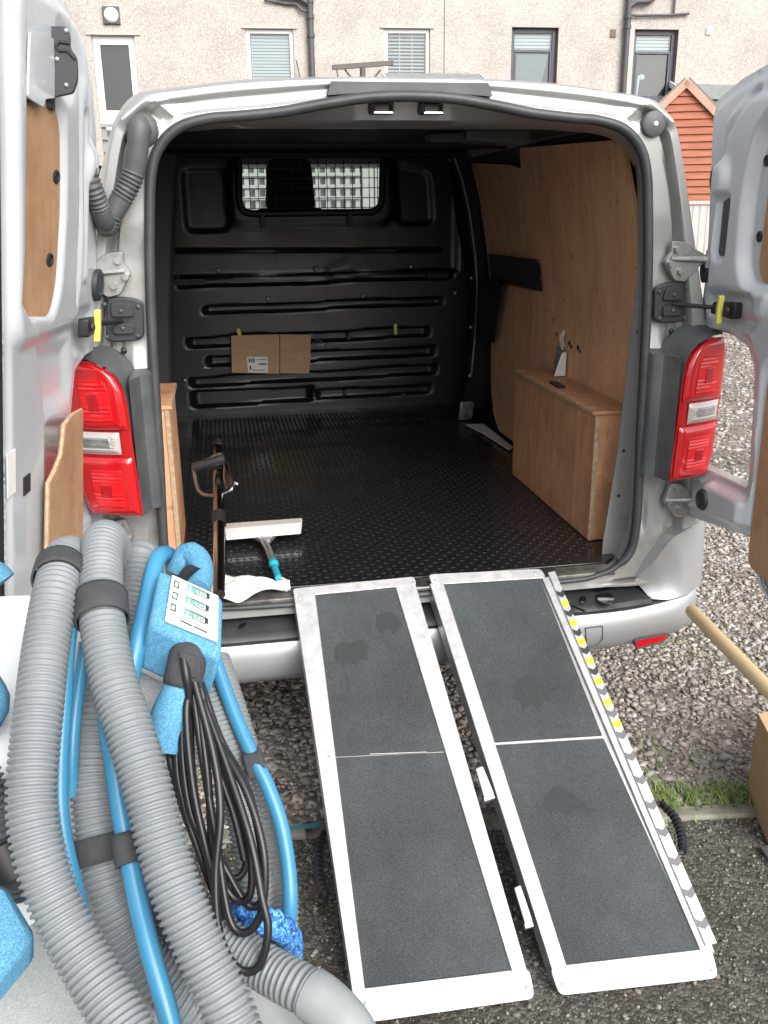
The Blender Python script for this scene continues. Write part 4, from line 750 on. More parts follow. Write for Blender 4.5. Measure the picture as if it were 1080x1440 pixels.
# right door
RF = lambda u, z, h: (.800+.05*u-h, .05-u, z)
RO = [(.03,1.345),(.035,1.40),(.03,1.52),(.0,1.80),(.012,1.842),(.105,1.876),(.20,1.895),(.40,1.905),(.655,1.91),(.665,.60),(.50,.615),(.44,.665),(.405,.69),(.372,.76),(.36,.795),(.30,.79),(.12,.765),(.04,.76),(.035,.905),(.315,.905),(.318,.95),(.300,1.14),(.29,1.21),(.25,1.265),(.17,1.285),(.06,1.285)]
def RH(U, Z, D):
    h = .012*step(D+.022, .02)
    h += .016*step(sdf(rnd([(.17,1.835),(.09,1.79),(.08,1.40),(.12,1.33),(.34,1.33),(.34,1.835)], .06), U, Z), .025)*step(U*-1+.05, .02)
    h -= .030*step(sdf(rnd([(.235,1.76),(.205,1.62),(.215,1.45),(.25,1.40),(.60,1.40),(.60,1.80),(.32,1.82)], .08), U, Z), .03)
    h -= .012*ridge([(.20,1.845),(.14,1.80),(.105,1.75),(.098,1.70)], U, Z, .018)
    h += .020*step(np.hypot((U-.108)*1.0, (Z-1.655)/1.25)-.034, .03)
    h -= .016*step(sdf(rnd([(.098,1.46),(.098,1.62),(.152,1.62),(.152,1.46)], .022), U, Z), .012)
    h -= .022*step(sdf(rnd([(.09,1.30),(.09,1.385),(.285,1.385),(.285,1.30)], .03), U, Z), .03)
    h -= .026*step(sdf(rnd([(.36,.68),(.345,1.25),(.62,1.26),(.62,.66)], .05), U, Z), .03)
    h += .016*step(sdf(rnd([(.15,.80),(.15,.885),(.33,.885),(.33,.80)], .03), U, Z), .025)
    h -= .012*step(sdf(rnd([(.05,.80),(.05,.87),(.12,.87),(.12,.80)], .01), U, Z), .012)
    return h
rd = door(1, None, RF, RO, RH)
def oval(name, F_, u, z, ru, rz, h0, h1, m, par, n=20):
    b = MB(); pr = lambda k, h: [F_(u+ru*k*math.cos(a), z+rz*k*math.sin(a), h) for a in np.linspace(0, 2*math.pi, n, endpoint=False)]
    R_ = [pr(1, h0), pr(1, h1*.8+h0*.2), pr(.86, h1), pr(.6, h1), pr(.55, h1-.002)]; b.loft(R_); b.f.append(tuple(range(4*n, 5*n))); return build(b, name, m, par, 40)
def sheet(name, F_, pts, h, th, m, par, r=.012, **k):
    b = MB(); a = Vector(F_(.1, 1, h+th))-Vector(F_(.1, 1, h)); b.prism([F_(u, z, h) for u, z in rnd(pts, r, 4)], a); return build(b, name, m, par, 0, **k)
oval('grommet', RF, .095, 1.655, .018, .034, .026, .042, 'cover', rd)
oval('grommet', RF, .055, 1.435, .017, .036, .010, .022, 'cover', rd)
oval('grommet', RF, .172, .838, .026, .030, .012, .036, 'cover', rd)
sheet('drain_slot', RF, [(.108,1.47),(.108,1.61),(.142,1.61),(.142,1.47)], .012, .003, 'trim', rd, .012)
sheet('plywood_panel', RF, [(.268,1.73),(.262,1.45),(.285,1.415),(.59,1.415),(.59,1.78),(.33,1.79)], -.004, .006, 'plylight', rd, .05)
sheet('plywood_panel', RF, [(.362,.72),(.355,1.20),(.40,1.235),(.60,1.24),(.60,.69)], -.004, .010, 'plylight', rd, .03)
for u, z in ((.245,1.69),(.250,1.52),(.30,1.30)): oval('trim_hole', RF, u, z, .010, .013, .0, .004, 'print', rd, 12)
def strap(F_, u, z, x0, par, sg):                               # check strap: bracket and tag on the door, rod to the pillar
    b = MB(); p = Vector(F_(u, z, .012)); q = Vector((sg*.70, -.015, 1.348)); b.tube([q, q.lerp(p, .6), p+Vector((-sg*.008, 0, .002))], .0055, 8); s = build(b, 'check_strap', 'black', par)
    b = MB(); b.prism(rnd([F_(u-.03, z-.014, .008), F_(u+.075, z-.020, .008), F_(u+.075, z+.022, .008), F_(u-.02, z+.016, .008)], .008, 3), Vector(F_(0, 1, .03))-Vector(F_(0, 1, .008))); build(b, 'strap_bracket', 'black', s, bevel=.003)
    b = MB(); b.prism(rnd([F_(u+.016, z-.036, .028), F_(u+.027, z-.036, .028), F_(u+.025, z, .028), F_(u+.029, z+.034, .028), F_(u+.018, z+.036, .028), F_(u+.014, z, .028)], .004, 2), Vector(F_(0, 1, .042))-Vector(F_(0, 1, .028))); build(b, 'strap_tag', 'yellow', s, bevel=.002)
    for k in (-.005, .045): b = MB(); b.dome(F_(u+k, z, .03), Vector(F_(0, 1, 1))-Vector(F_(0, 1, 0)), .011, .007, 10); build(b, 'rivet', 'cover', s, 60)
strap(RF, .150, 1.342, 0, rd, 1)
# left door
LF = lambda u, z, h: (-.778+.125*(z-1.15)-.15*u+h, .02-u, z)
LOo = [(.03,1.345),(.035,1.40),(.05,1.55),(.06,1.75),(.098,1.85),(.20,1.918),(.275,1.965),(.42,1.985),(.645,1.985),(.655,.60),(.50,.615),(.44,.665),(.405,.69),(.372,.76),(.36,.795),(.30,.79),(.12,.765),(.04,.76),(.035,.905),(.24,.905),(.25,.95),(.24,1.14),(.20,1.265),(.12,1.285),(.06,1.285)]
LB = [(.575,1.95),(.575,1.762),(.585,1.535),(.60,1.44),(.50,1.377),(.44,1.215),(.435,.913),(.435,.60),(.70,.60),(.70,1.95)]
def LH(U, Z, D):
    h = .006*step(D+.022, .02)
    h += .014*step(sdf(rnd([(.27,1.95),(.215,1.86),(.20,1.50),(.235,1.37),(.62,1.37),(.62,1.95)], .05), U, Z), .03)
    h -= .012*ridge([(.30,1.93),(.248,1.85),(.232,1.62),(.25,1.42)], U, Z, .022)
    h += .010*ridge([(.19,1.88),(.172,1.75),(.165,1.46)], U, Z, .018)
    h -= .016*step(sdf(rnd([(.345,1.80),(.34,1.62),(.365,1.46),(.41,1.40),(.58,1.42),(.57,1.80)], .04), U, Z), .02)
    h -= .010*ridge([(.175,1.87),(.14,1.78),(.135,1.60)], U, Z, .02)
    h += .012*ridge([(.24,1.92),(.20,1.80)], U, Z, .025)
    h += .018*step(np.hypot(U-.14, (Z-1.69)/1.5)-.03, .025)
    h -= .016*step(sdf(rnd([(.09,1.30),(.09,1.385),(.24,1.385),(.24,1.30)], .03), U, Z), .03)
    h -= .024*step(sdf(rnd([(.27,.70),(.25,1.16),(.42,1.19),(.42,.68)], .04), U, Z), .03)
    h += .008*step(sdf(LB, U, Z), .03)
    h -= .012*step(sdf([(.26,1.22),(.28,1.33),(.46,1.35),(.42,1.22)], U, Z), .05)
    h -= .012*step(sdf(rnd([(.40,1.93),(.30,1.90),(.30,1.80),(.40,1.80)], .03), U, Z), .03)
    return h
ld = door(-1, None, LF, LOo, LH)
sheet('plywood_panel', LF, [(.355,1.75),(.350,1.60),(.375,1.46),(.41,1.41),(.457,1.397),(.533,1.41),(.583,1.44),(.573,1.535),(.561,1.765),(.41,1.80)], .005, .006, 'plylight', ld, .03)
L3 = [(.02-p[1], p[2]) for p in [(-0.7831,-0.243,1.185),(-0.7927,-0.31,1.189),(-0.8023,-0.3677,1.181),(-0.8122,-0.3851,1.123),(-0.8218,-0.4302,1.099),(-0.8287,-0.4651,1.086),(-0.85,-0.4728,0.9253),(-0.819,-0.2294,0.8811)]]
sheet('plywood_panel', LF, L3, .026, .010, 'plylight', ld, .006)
P3 = [LF(u, z, .031) for u, z in L3]; b = MB(); b.tube(P3[:7], .0048, 6); build(b, 'raw_edge', 'plyedge', ld)
sheet('latch_cover', LF, [(.43,1.79),(.44,1.885),(.56,1.875),(.57,1.775),(.49,1.768),(.485,1.782)], .022, .004, 'doorpaint', ld, .008)
b = MB(); lp = lambda k, z, u=.435: LF(u, z, .012+k)
b.prism(rnd([lp(0,1.782), lp(0,1.905), lp(.035,1.905), lp(.040,1.888), lp(.040,1.872), lp(.052,1.855), lp(.054,1.82), lp(.046,1.797), lp(.012,1.79)], .005, 2), Vector((0, .012, 0))); la = build(b, 'latch', 'cover', ld, bevel=.002)
b = MB(); b.tube([Vector(lp(.040,1.878))+Vector((0,-.002,0)), Vector(lp(.022,1.880))+Vector((0,-.002,0)), Vector(lp(.016,1.873))+Vector((0,-.002,0)), Vector(lp(.022,1.866))+Vector((0,-.002,0)), Vector(lp(.036,1.866))+Vector((0,-.002,0)), Vector(lp(.050,1.852))+Vector((0,-.002,0))], .0026, 6); build(b, 'latch_jaw', 'print', la)
for k, z in ((.018,1.852),(.034,1.81),(.033,1.898)): b = MB(); b.dome(Vector(lp(k, z)), (0,-1,0), .0048, .003, 8); build(b, 'rivet', 'bare', la, 60)
b = MB(); b.hexa([LF(.437,1.775,.004), LF(.437,1.915,.004), LF(.425,1.925,.02), LF(.425,1.77,.02)], (0,.03,0)); build(b, 'latch_bracket', 'print', la, bevel=.003)
for u, z in ((.325,1.658),(.362,1.508)): oval('trim_hole', LF, u+.05, z, .020, .013, .005, .014, 'print', ld, 12)
sheet('square_hole', LF, [(.535,1.088),(.535,1.124),(.572,1.124),(.572,1.088)], .014, .002, 'print', ld, .002)
sheet('white_sticker', LF, [(.612,1.11),(.612,1.19),(.652,1.19),(.652,1.11)], .014, .0015, 'paper', ld, .001)
oval('grommet', LF, .075, 1.435, .030, .036, .008, .02, 'cover', ld)
strap(LF, .136, 1.353, 0, ld, -1)
# corrugated loom boot from the pillar to the left door
bt = [Vector(p) for p in [(-0.617,-0.06,1.767),(-0.6263,-0.06,1.717)]]+[Vector(p) for p in [(-0.6363,-0.055,1.68),(-0.6533,-0.055,1.647),(-0.6787,-0.055,1.609),(-0.6966,-0.055,1.585),(-0.7081,-0.055,1.563)]]+[Vector(p) for p in [(-0.708,-0.085,1.577)]]+[Vector(p) for p in [(-0.7134,-0.105,1.606)]]+[Vector(p) for p in [(-0.7216,-0.125,1.646),(-0.7311,-0.125,1.681)]]
bt = [Vector((bt[0].x, .005, bt[0].z)), Vector((bt[0].x, -.035, bt[0].z+.004))]+bt
pa, sa = spline(bt, .0022); L_ = sa[-1]
rr = [.0235+(.0022*math.sin(s*2*math.pi/.0095) if (.36*L_ < s < .50*L_ or .60*L_ < s < .66*L_ or .80*L_ < s < .97*L_) else 0)-(.003 if s > .7*L_ else 0) for s in sa]
b = MB(); b.tube(pa, rr, 14); bo = build(b, 'loom_boot', 'boot', van, 60)
b = MB(); b.dome((bt[0].x, .004, bt[0].z), (0,-1,0), .040, .02, 18); build(b, 'boot_flange', 'boot', bo, 60)
e = Vector(pa[-1]); b = MB(); b.tube([e+Vector((-.06,.0,.035)), e+Vector((-.012,0,.012)), Vector(pa[-7])], [.034,.030,.0235], 14); build(b, 'boot_flange', 'boot', bo, 60)
# ================================================================== RAMPS
RN = Vector((0, -.6833, 1)).normalized()
def rp(P, h=0): return [Vector(p)+RN*h for p in P]
def slab(name, P, h0, h1, m, par, r=0, bevel=.0015, **k):
    q = rnd([tuple(v) for v in rp(P, h0)], r, 4) if r else rp(P, h0)
    b = MB(); b.prism(q, RN*(h1-h0)); return build(b, name, m, par, 30, bevel=bevel, **k)
def lerp2(Q, s, t): return Q[0].lerp(Q[1], s).lerp(Q[3].lerp(Q[2], s), t)       # TL TR BR BL
def ramp(label, deck, rails, pads, top, lip, seam, wide):
    c = (deck[0]+deck[2])/2; R = thing('ramp', label, 'ramp', (c.x, c.y, 0), 'folding aluminium ramps leading up into the van')
    slab('deck', deck, -.010, -.003, 'alumill', R)
    for q in rails:
        slab('side_rail', q, -.001, .006, 'alu', R)
    a, d_ = rails[0][0], rails[0][3]; e, f_ = rails[1][1], rails[1][2]
    for p, q in ((a, d_), (e, f_)):
        sg = 1 if p is a else -1; ax = Vector((sg*.004, 0, 0)); b = MB(); b.hexa([p-RN*.001, q-RN*.001, q-RN*.040, p-RN*.045], ax); build(b, 'side_wall', 'alumill', R, 0)
    for q in pads: slab('grip_sheet', q, -.0025, .0015, 'grit', R, .004, .0008)
    slab('top_lip', top, .002, .006, 'alu', R, .012); slab('bottom_lip', lip, .001, .005, 'alu', R, .016)
    for q in seam: slab('seam', q, .0016, .0024, 'alu', R, bevel=0)
    return R
V = lambda L: [Vector(p) for p in L]
dl = V([(-0.3241,-0.0031,0.6019),(0.0084,-0.0026,0.6022),(0.0838,-0.8487,0.0241),(-0.2923,-0.8364,0.0324)])
rl = ramp('left of the two aluminium ramps with damp dark grip sheets and a hairline seam', dl,
     (V([(-0.3241,-0.0031,0.6019),(-0.2662,-0.0039,0.6013),(-0.2668,-0.8087,0.0514),(-0.2923,-0.8364,0.0324)]), V([(-0.0441,-0.0043,0.6011),(0.0131,0.0009,0.6046),(0.0838,-0.8487,0.0241),(0.0484,-0.8151,0.047)])),
     (V([(-0.2667,-0.0077,0.5988),(-0.0086,-0.0071,0.5991),(0.0094,-0.4011,0.3299),(-0.2779,-0.3856,0.3405)]), V([(-0.2775,-0.3887,0.3384),(0.0096,-0.4041,0.3279),(0.0491,-0.8129,0.0485),(-0.2679,-0.8063,0.053)])),
     V([(-0.326,0.014,0.6136),(0.0132,0.0204,0.6179),(0.0163,-0.0033,0.6018),(-0.3228,-0.0088,0.598)]), V([(-0.2888,-0.8062,0.0531),(0.0881,-0.8149,0.0471),(0.0854,-0.8634,0.014),(-0.2842,-0.8589,0.0171)]), (V([(-0.183,-0.3895,0.3378),(-0.0435,-0.3983,0.3318),(-0.0439,-0.3998,0.3308),(-0.1832,-0.391,0.3368)]),), 1)
dr = V([(0.0528,-0.0022,0.6025),(0.3936,-0.009,0.5978),(0.4993,-0.8494,0.0236),(0.1384,-0.8458,0.026)])
rr_ = ramp('right of the two aluminium ramps with a yellow and dark chevron strip down its edge', dr,
     (V([(0.0528,-0.0022,0.6025),(0.0911,-0.0033,0.6018),(0.1697,-0.8241,0.0408),(0.1384,-0.8458,0.026)]), V([(0.3753,-0.0136,0.5947),(0.3957,-0.0092,0.5977),(0.5058,-0.8359,0.0328),(0.4748,-0.83,0.0368)])),
     (V([(0.0862,-0.0068,0.5994),(0.3712,-0.0133,0.5949),(0.408,-0.4062,0.3264),(0.1232,-0.395,0.3341)]), V([(0.1233,-0.4012,0.3299),(0.4093,-0.4126,0.322),(0.4759,-0.8277,0.0384),(0.1704,-0.8219,0.0424)])),
     V([(0.0544,0.0231,0.6198),(0.38,0.0141,0.6136),(0.3883,-0.0126,0.5954),(0.0579,-0.0065,0.5995)]), V([(0.1318,-0.8176,0.0453),(0.5026,-0.8283,0.038),(0.4959,-0.8772,0.0046),(0.1382,-0.865,0.0129)]), (V([(0.1194,-0.3954,0.3338),(0.4095,-0.4071,0.3258),(0.4096,-0.4119,0.3225),(0.12,-0.4001,0.3306)]),), 1)
# raised edge strip with the chevron tape
ed = V([(0.3941,-0.0011,0.6033),(0.4161,0.0012,0.6048),(0.5156,-0.8225,0.042),(0.4877,-0.8242,0.0408)]); slab('edge_strip', ed, .004, .012, 'alu', rr_)
ca = V([(0.4036,-0.061,0.5623),(0.4108,-0.1132,0.5267),(0.4196,-0.164,0.4919),(0.4256,-0.2097,0.4607),(0.4328,-0.2613,0.4255),(0.4404,-0.3097,0.3923),(0.446,-0.3616,0.3569),(0.452,-0.4104,0.3236),(0.4579,-0.4577,0.2912),(0.4635,-0.5082,0.2567),(0.4732,-0.5604,0.221),(0.4831,-0.6139,0.1845),(0.4887,-0.6705,0.1458),(0.4974,-0.7293,0.1057),(0.5046,-0.7845,0.0679)])
E0, E1 = ed[0].lerp(ed[1], .5), ed[2].lerp(ed[3], .5)
for k, p in enumerate(ca):
    d = (E1-E0).normalized(); s = d.cross(RN).normalized(); c = E0+d*((p-E0).dot(d)); L = .0185; w2 = lerp2(ed, 1, (k+1)/16)-lerp2(ed, 0, (k+1)/16); hw = w2.length*.46
    def chev(c, L, m, nm, h): 
        b = MB(); P = [c-s*hw-d*L*.9, c-d*L*.2, c+s*hw-d*L*.9, c+s*hw+d*L*.6, c+d*L*1.3, c-s*hw+d*L*.6]; b.prism([q+RN*h for q in P], RN*.0006); return build(b, nm, m, rr_, 0)
    chev(c, L*.62, 'chevd' if k < 5 else 'chevglare', 'chevron', .0121)  # lower chevrons get the paler colour, painted for reflected glare
    if k < 7:  # yellow left out further down, where reflected glare whitens the tape
        c2 = c.lerp(E0+d*((ca[k+1]-E0).dot(d)), .5); chev(c2, L*.62, 'chevy', 'bright_chevron', .0120)
# hinge tongues hooked between the two ramps, carrying handles, rivets
for q in (V([(0.0657,-0.4471,0.2985),(0.0847,-0.443,0.3013),(0.0971,-0.5013,0.2614),(0.0712,-0.5059,0.2583)]), V([(0.0935,-0.6797,0.1396),(0.1095,-0.6763,0.1419),(0.1176,-0.741,0.0977),(0.0992,-0.7426,0.0966)])):
    slab('hinge_tongue', q, .004, .010, 'alu', rl, .003); b = MB(); b.prism(rp([q[3], q[2], q[2]+(q[2]-q[1])*.12, q[3]+(q[3]-q[0])*.12], -.012), RN*.016); build(b, 'tongue_end', 'alumill', rl, 0)
def grip(par, pts, out):
    p = V(pts); pa_, _ = spline(p, .008); b = MB(); b.tube([q for q in pa_], .010, 10); g = build(b, 'carry_handle', 'black', par, 60)
    b = MB(); b.tube([p[0]+Vector(out)*-.03, p[0]], .007, 8); b.tube([p[-1]+Vector(out)*-.03, p[-1]], .007, 8); build(b, 'handle_mount', 'black', g)
    for k in range(3, len(pa_)-3, 2): b = MB(); q = Vector(pa_[k]); d = (Vector(pa_[k+1])-q).normalized(); b.tube([q-d*.0014, q+d*.0014], .0125, 10); build(b, 'finger_rib', 'cover', g)
grip(rl, [(-0.2997,-0.3565,0.1),(-0.317,-0.416,0.1),(-0.3254,-0.4918,0.1),(-0.3258,-0.5406,0.1),(-0.3142,-0.5828,0.1)], (-.6,0,0)); grip(rr_, [(0.5879,-0.4058,0.1),(0.5957,-0.4615,0.1),(0.5813,-0.5275,0.1),(0.5516,-0.5921,0.1)], (.6,0,0))
for R, pts in ((rl, [(-0.3097,-0.0118,0.596),(-0.2801,-0.8433,0.0278),(-0.2691,-0.8304,0.0365),(0.0724,-0.8451,0.0265),(-0.2818,-0.3883,0.3387),(0.0052,0.0015,0.605)]), (rr_, [(0.0705,0.0042,0.6069),(0.4854,-0.8644,0.0134),(0.1498,-0.8494,0.0236),(0.3592,0.0016,0.6051)])):
    for p in pts: b = MB(); b.dome(Vector(p)+RN*.005, RN, .0045, .002, 8); build(b, 'rivet', 'alumill', R, 60)
# damp patches on the grip sheets
for R, P in ((rl, [(-0.2342,-0.1445,0.5053),(-0.2133,-0.1305,0.5148),(-0.1916,-0.1359,0.5112),(-0.1656,-0.1275,0.5169),(-0.144,-0.1452,0.5048),(-0.1519,-0.1689,0.4886),(-0.1487,-0.183,0.479),(-0.1687,-0.1795,0.4813),(-0.1804,-0.1939,0.4715),(-0.1952,-0.1824,0.4794),(-0.2187,-0.1906,0.4738),(-0.224,-0.1765,0.4834),(-0.2373,-0.1787,0.4819)]), (rl, [(-0.1081,-0.0726,0.5544),(-0.0792,-0.0639,0.5603),(-0.0506,-0.0773,0.5512),(-0.0441,-0.1035,0.5333),(-0.0696,-0.1248,0.5187),(-0.0836,-0.1075,0.5306),(-0.1052,-0.1201,0.522),(-0.1146,-0.0977,0.5373)]), (rl, [(-0.2073,-0.2118,0.4593),(-0.2076,-0.2483,0.4343),(-0.2152,-0.2509,0.4326),(-0.2151,-0.2145,0.4574)]), (rr_, [(0.2045,-0.3068,0.3944),(0.2193,-0.2698,0.4197),(0.2417,-0.2531,0.4311),(0.2711,-0.2522,0.4316),(0.2924,-0.2644,0.4233),(0.2976,-0.2902,0.4057),(0.3011,-0.3205,0.385),(0.2791,-0.3119,0.3909),(0.2616,-0.3365,0.374),(0.2501,-0.3191,0.3859),(0.2221,-0.3362,0.3743),(0.2206,-0.3099,0.3922)]), (rr_, [(0.2211,-0.5136,0.253),(0.2493,-0.499,0.263),(0.283,-0.5111,0.2548),(0.3075,-0.5338,0.2392),(0.3247,-0.5556,0.2244),(0.2912,-0.5493,0.2286),(0.2667,-0.5582,0.2226),(0.2464,-0.5448,0.2317),(0.2137,-0.5472,0.2301)])):
    b = MB(); b.prism([Vector(p)+RN*.0017 for p in P], RN*.0002); build(b, 'damp_patch', 'wet', R, 0)
# ================================================================== THINGS IN AND ROUND THE VAN
# floor squeegee lying on the mat
q = V([(-0.5044,0.5288,0.63),(-0.2504,0.5319,0.63),(-0.255,0.4828,0.63),(-0.5006,0.4727,0.63),(-0.4969,0.4186,0.63),(-0.261,0.4423,0.63),(-0.2662,0.4095,0.63),(-0.4972,0.3991,0.63)]); sq = thing('squeegee', 'floor squeegee with white blade and blue gripped handle lying on the mat', 'squeegee', (-.42, .45, .6))
b = MB(); b.prism([q[0], q[1], q[2], q[3]], (0, 0, .012)); build(b, 'foam_blade', 'smooth', sq, bevel=.003)
b = MB(); b.prism([q[3], q[2], q[6], q[7]], (0, 0, .014)); build(b, 'blade_holder', 'white', sq, bevel=.002)
h = V([(-0.3882,0.4095,0.625),(-0.3754,0.3237,0.625),(-0.3658,0.2023,0.625),(-0.3632,0.1456,0.625),(-0.358,0.0748,0.625)]); b = MB(); b.tube([h[0], h[1], h[2]], [.011,.011,.010], 10); b.prism(V([(-0.4226,0.4318,0.622),(-0.3333,0.4397,0.622),(-0.3644,0.3674,0.622),(-0.3862,0.3656,0.622)]), (0,0,.012)); build(b, 'handle', 'bare', sq, bevel=.001)
b = MB(); b.tube(spline([h[2], h[3], h[4]], .006)[0], [.0125,.014,.0145,.015,.0145,.012,.006][:len(spline([h[2], h[3], h[4]], .006)[0])]+[.01]*max(0, len(spline([h[2], h[3], h[4]], .006)[0])-7), 12); build(b, 'blue_grip', 'turq', sq, 60)
b = MB(); b.tube(spline([h[4], h[4]+Vector((.012,-.01,0)), h[4]+Vector((.024,.004,-.01)), h[4]+Vector((.018,.02,-.012)), h[4]+Vector((.004,.012,0))], .004)[0], .0012, 5); build(b, 'hanging_loop', 'paper', sq)
# polished steel cleaning wand with a D handle, leaning in from the sill
wd = thing('cleaning_wand', 'polished steel cleaning wand with a black D-shaped handle on the mat', 'cleaning wand', (-.55, .25, .6))
wp = [Vector([(-0.5206,-0.0646,0.6497)][0]), Vector([(-0.5116,0.2464,0.7515)][0]), Vector([(-0.5063,0.4677,0.8389)][0]), Vector([(-0.5048,0.5688,0.8856)][0])]
b = MB(); b.tube(wp, .0165, 16); build(b, 'tube', 'chrome', wd, 50)
b = MB(); b.tube([wp[-1]+Vector((0,0,.0)), wp[-1]+Vector((.004,.02,.015))], [.019,.010], 14); build(b, 'end_cap', 'black', wd, 50)
g = [Vector(p) for p in [(-0.5797,0.4437,0.8567),(-0.5678,0.3813,0.8047),(-0.5331,0.3495,0.7921),(-0.4867,0.3446,0.8016),(-0.4664,0.3588,0.8225),(-0.4839,0.4383,0.8904),(-0.5294,0.4528,0.8781),(-0.5797,0.4437,0.8567)]]
b = MB(); b.tube(spline(g, .006)[0], .0058, 8); build(b, 'd_loop', 'chrome', wd)
b = MB(); g2 = [Vector(p) for p in [(-0.5795,0.4388,0.858),(-0.5363,0.4296,0.869),(-0.4846,0.4252,0.8827)]]; b.tube(g2, .0155, 12); build(b, 'hand_grip', 'black', wd)
b = MB(); v_ = [Vector(p) for p in [(-0.4797,0.437,0.857),(-0.4799,0.396,0.8304),(-0.4803,0.3545,0.8026)]]; b.tube(v_, [.010,.014,.011], 10); b.tube([v_[1], v_[1]+Vector((.03,-.01,-.02))], .007, 8); build(b, 'trigger_valve', 'chrome', wd)
for k_, dv in ((1, Vector((0,.02,.01))), (2, Vector((0,.012,.006)))): b = MB(); b.tube([wp[k_]-dv, wp[k_]+dv], .0205, 14); build(b, 'collar', 'black', wd)
# flattened cardboard tucked on the bulkhead
cb = V([(-0.4211,2.355,1.003),(-0.1816,2.355,1.002),(-0.1911,2.355,0.8023),(-0.4293,2.355,0.8194)]); c2 = V([(-0.1783,2.35,1.003),(-0.0251,2.35,0.994),(-0.0291,2.35,0.887),(-0.0395,2.35,0.8005),(-0.1876,2.35,0.8066)])
ct = thing('cardboard_piece', 'flattened brown cardboard with a white shipping label stuck against the black bulkhead', 'cardboard', (-.22, 2.37, .80))
b = MB(); b.prism(cb, (0, .006, 0)); build(b, 'flap', 'card', ct, 0, bevel=.001)
b = MB(); b.prism(c2, (0, .006, 0)); build(b, 'flap', 'card', ct, 0, bevel=.001)
b = MB(); b.hexa(V([(-0.2632,2.354,1.002),(-0.2579,2.354,1.002),(-0.2633,2.354,0.8989),(-0.2686,2.354,0.8991)]), (0, -.003, 0)); b2 = V([(-0.1765,2.349,0.8927),(-0.1196,2.349,0.8798),(-0.1021,2.349,0.8683),(-0.0762,2.349,0.8853),(-0.0292,2.349,0.8871),(-0.0294,2.349,0.8817),(-0.0765,2.349,0.8781),(-0.1024,2.349,0.8611),(-0.1235,2.349,0.8728),(-0.1767,2.349,0.8874)]); build(b, 'crease', 'plyedge', ct, 0); b = MB(); b.prism(b2, (0, -.002, 0)); build(b, 'torn_edge', 'plyedge', ct, 0)
b = MB(); b.hexa(V([(-0.3504,2.353,0.8952),(-0.2477,2.353,0.8912),(-0.2482,2.353,0.8122),(-0.3479,2.353,0.8163)]), (0, -.0012, 0)); lb = build(b, 'shipping_label', 'paper', ct, 0)
for k in range(7): b = MB(); x = 348.6+k*1.35; u = [Vector(p) for p in [(-0.3438,2.352,0.888),(-0.3085,2.352,0.8867),(-0.3097,2.352,0.8653),(-0.3451,2.352,0.8667)]]; a = u[0].lerp(u[1], k/7); c = u[0].lerp(u[1], k/7+.07+.05*(k % 2)); e = u[3]-u[0]; b.hexa([a, c, c+e, a+e], (0, -.0004, 0)); build(b, 'barcode_bar', 'print', lb, 0)
for q in ([(-0.2921,2.352,0.861),(-0.253,2.352,0.8594),(-0.2534,2.352,0.8523),(-0.2925,2.352,0.8538)], [(-0.3388,2.352,0.8521),(-0.3317,2.352,0.8518),(-0.333,2.352,0.8303),(-0.3401,2.352,0.8306)], [(-0.3016,2.352,0.8828),(-0.2554,2.352,0.881),(-0.2556,2.352,0.8775),(-0.3018,2.352,0.8793)], [(-0.3259,2.352,0.83),(-0.2654,2.352,0.8276),(-0.2656,2.352,0.824),(-0.3261,2.352,0.8265)]): b = MB(); b.hexa(V(q), (0, -.0004, 0)); build(b, 'label_print', 'print', lb, 0)
b = MB(); b.tube(spline(V([(-0.0149,2.36,0.9496),(0.0074,2.36,0.9667),(0.0288,2.36,0.9588),(0.0392,2.36,0.9441),(0.0209,2.36,0.9376),(-0.0006,2.36,0.9455),(0.0286,2.36,0.9516),(0.0644,2.36,0.936)]), .005)[0], .0024, 5); w_ = build(b, 'wire_twist', 'bare', None); tag(w_, 'small twist of wire hanging beside the cardboard on the bulkhead', 'wire')
# crumpled white sheet lying over the sill by the control box
cs_ = V([(-0.5371,-0.0014,0.62),(-0.5024,0.0704,0.62),(-0.449,0.0493,0.62),(-0.4141,-0.0267,0.62),(-0.381,-0.0988,0.62),(-0.4295,-0.1203,0.62),(-0.4982,-0.1369,0.62),(-0.5372,-0.1203,0.62)]); gx_ = np.linspace(0, 1, 26); rows = []
for t in gx_:
    r = []
    for s in gx_:
        l = cs_[0].lerp(cs_[1], t).lerp(cs_[7].lerp(cs_[6], t), s) if False else None
        x = -.60+.27*s; y = .135-.20*t+.02*s; e = 1-.9*abs(t-.45*s-.3) if s > .5 else 1
        if s > .45: y = .04+(y-.04)*(1-(s-.45)*1.5)
        r.append((x, y, .602+.016*abs(math.sin(s*7+t*3))+.010*abs(math.sin(t*9-s*5))+.02*(1-s)*t))
    rows.append(r)
b = MB(); b.loft(rows, closed=False); o = build(b, 'crumpled_sheet', 'paper', None, 35); so_ = o.modifiers.new('thick', 'SOLIDIFY'); so_.thickness = .0012; tag(o, 'crumpled white paper sheet lying across the left end of the van sill', 'paper sheet')
b = MB(); b.tube(V([(0.4461,-0.0322,0.522),(0.4771,-0.0926,0.522)]), .0035, 6); b.tube(V([(0.4461,-0.0322,0.522),(0.4632,-0.0155,0.522)]), .004, 6); o = build(b, 'metal_pin', 'chrome', None); tag(o, 'short bright metal pin lying on the black step pad right of the ramps', 'pin')
b = MB(); b.tube(spline(V([(0.5835,0.9126,0.605),(0.629,0.9222,0.605),(0.6708,0.9032,0.605),(0.7281,0.9203,0.605)]), .02)[0], .002, 5); b.tube(V([(0.3747,0.9681,0.605),(0.4435,0.9729,0.605)]), .002, 5)
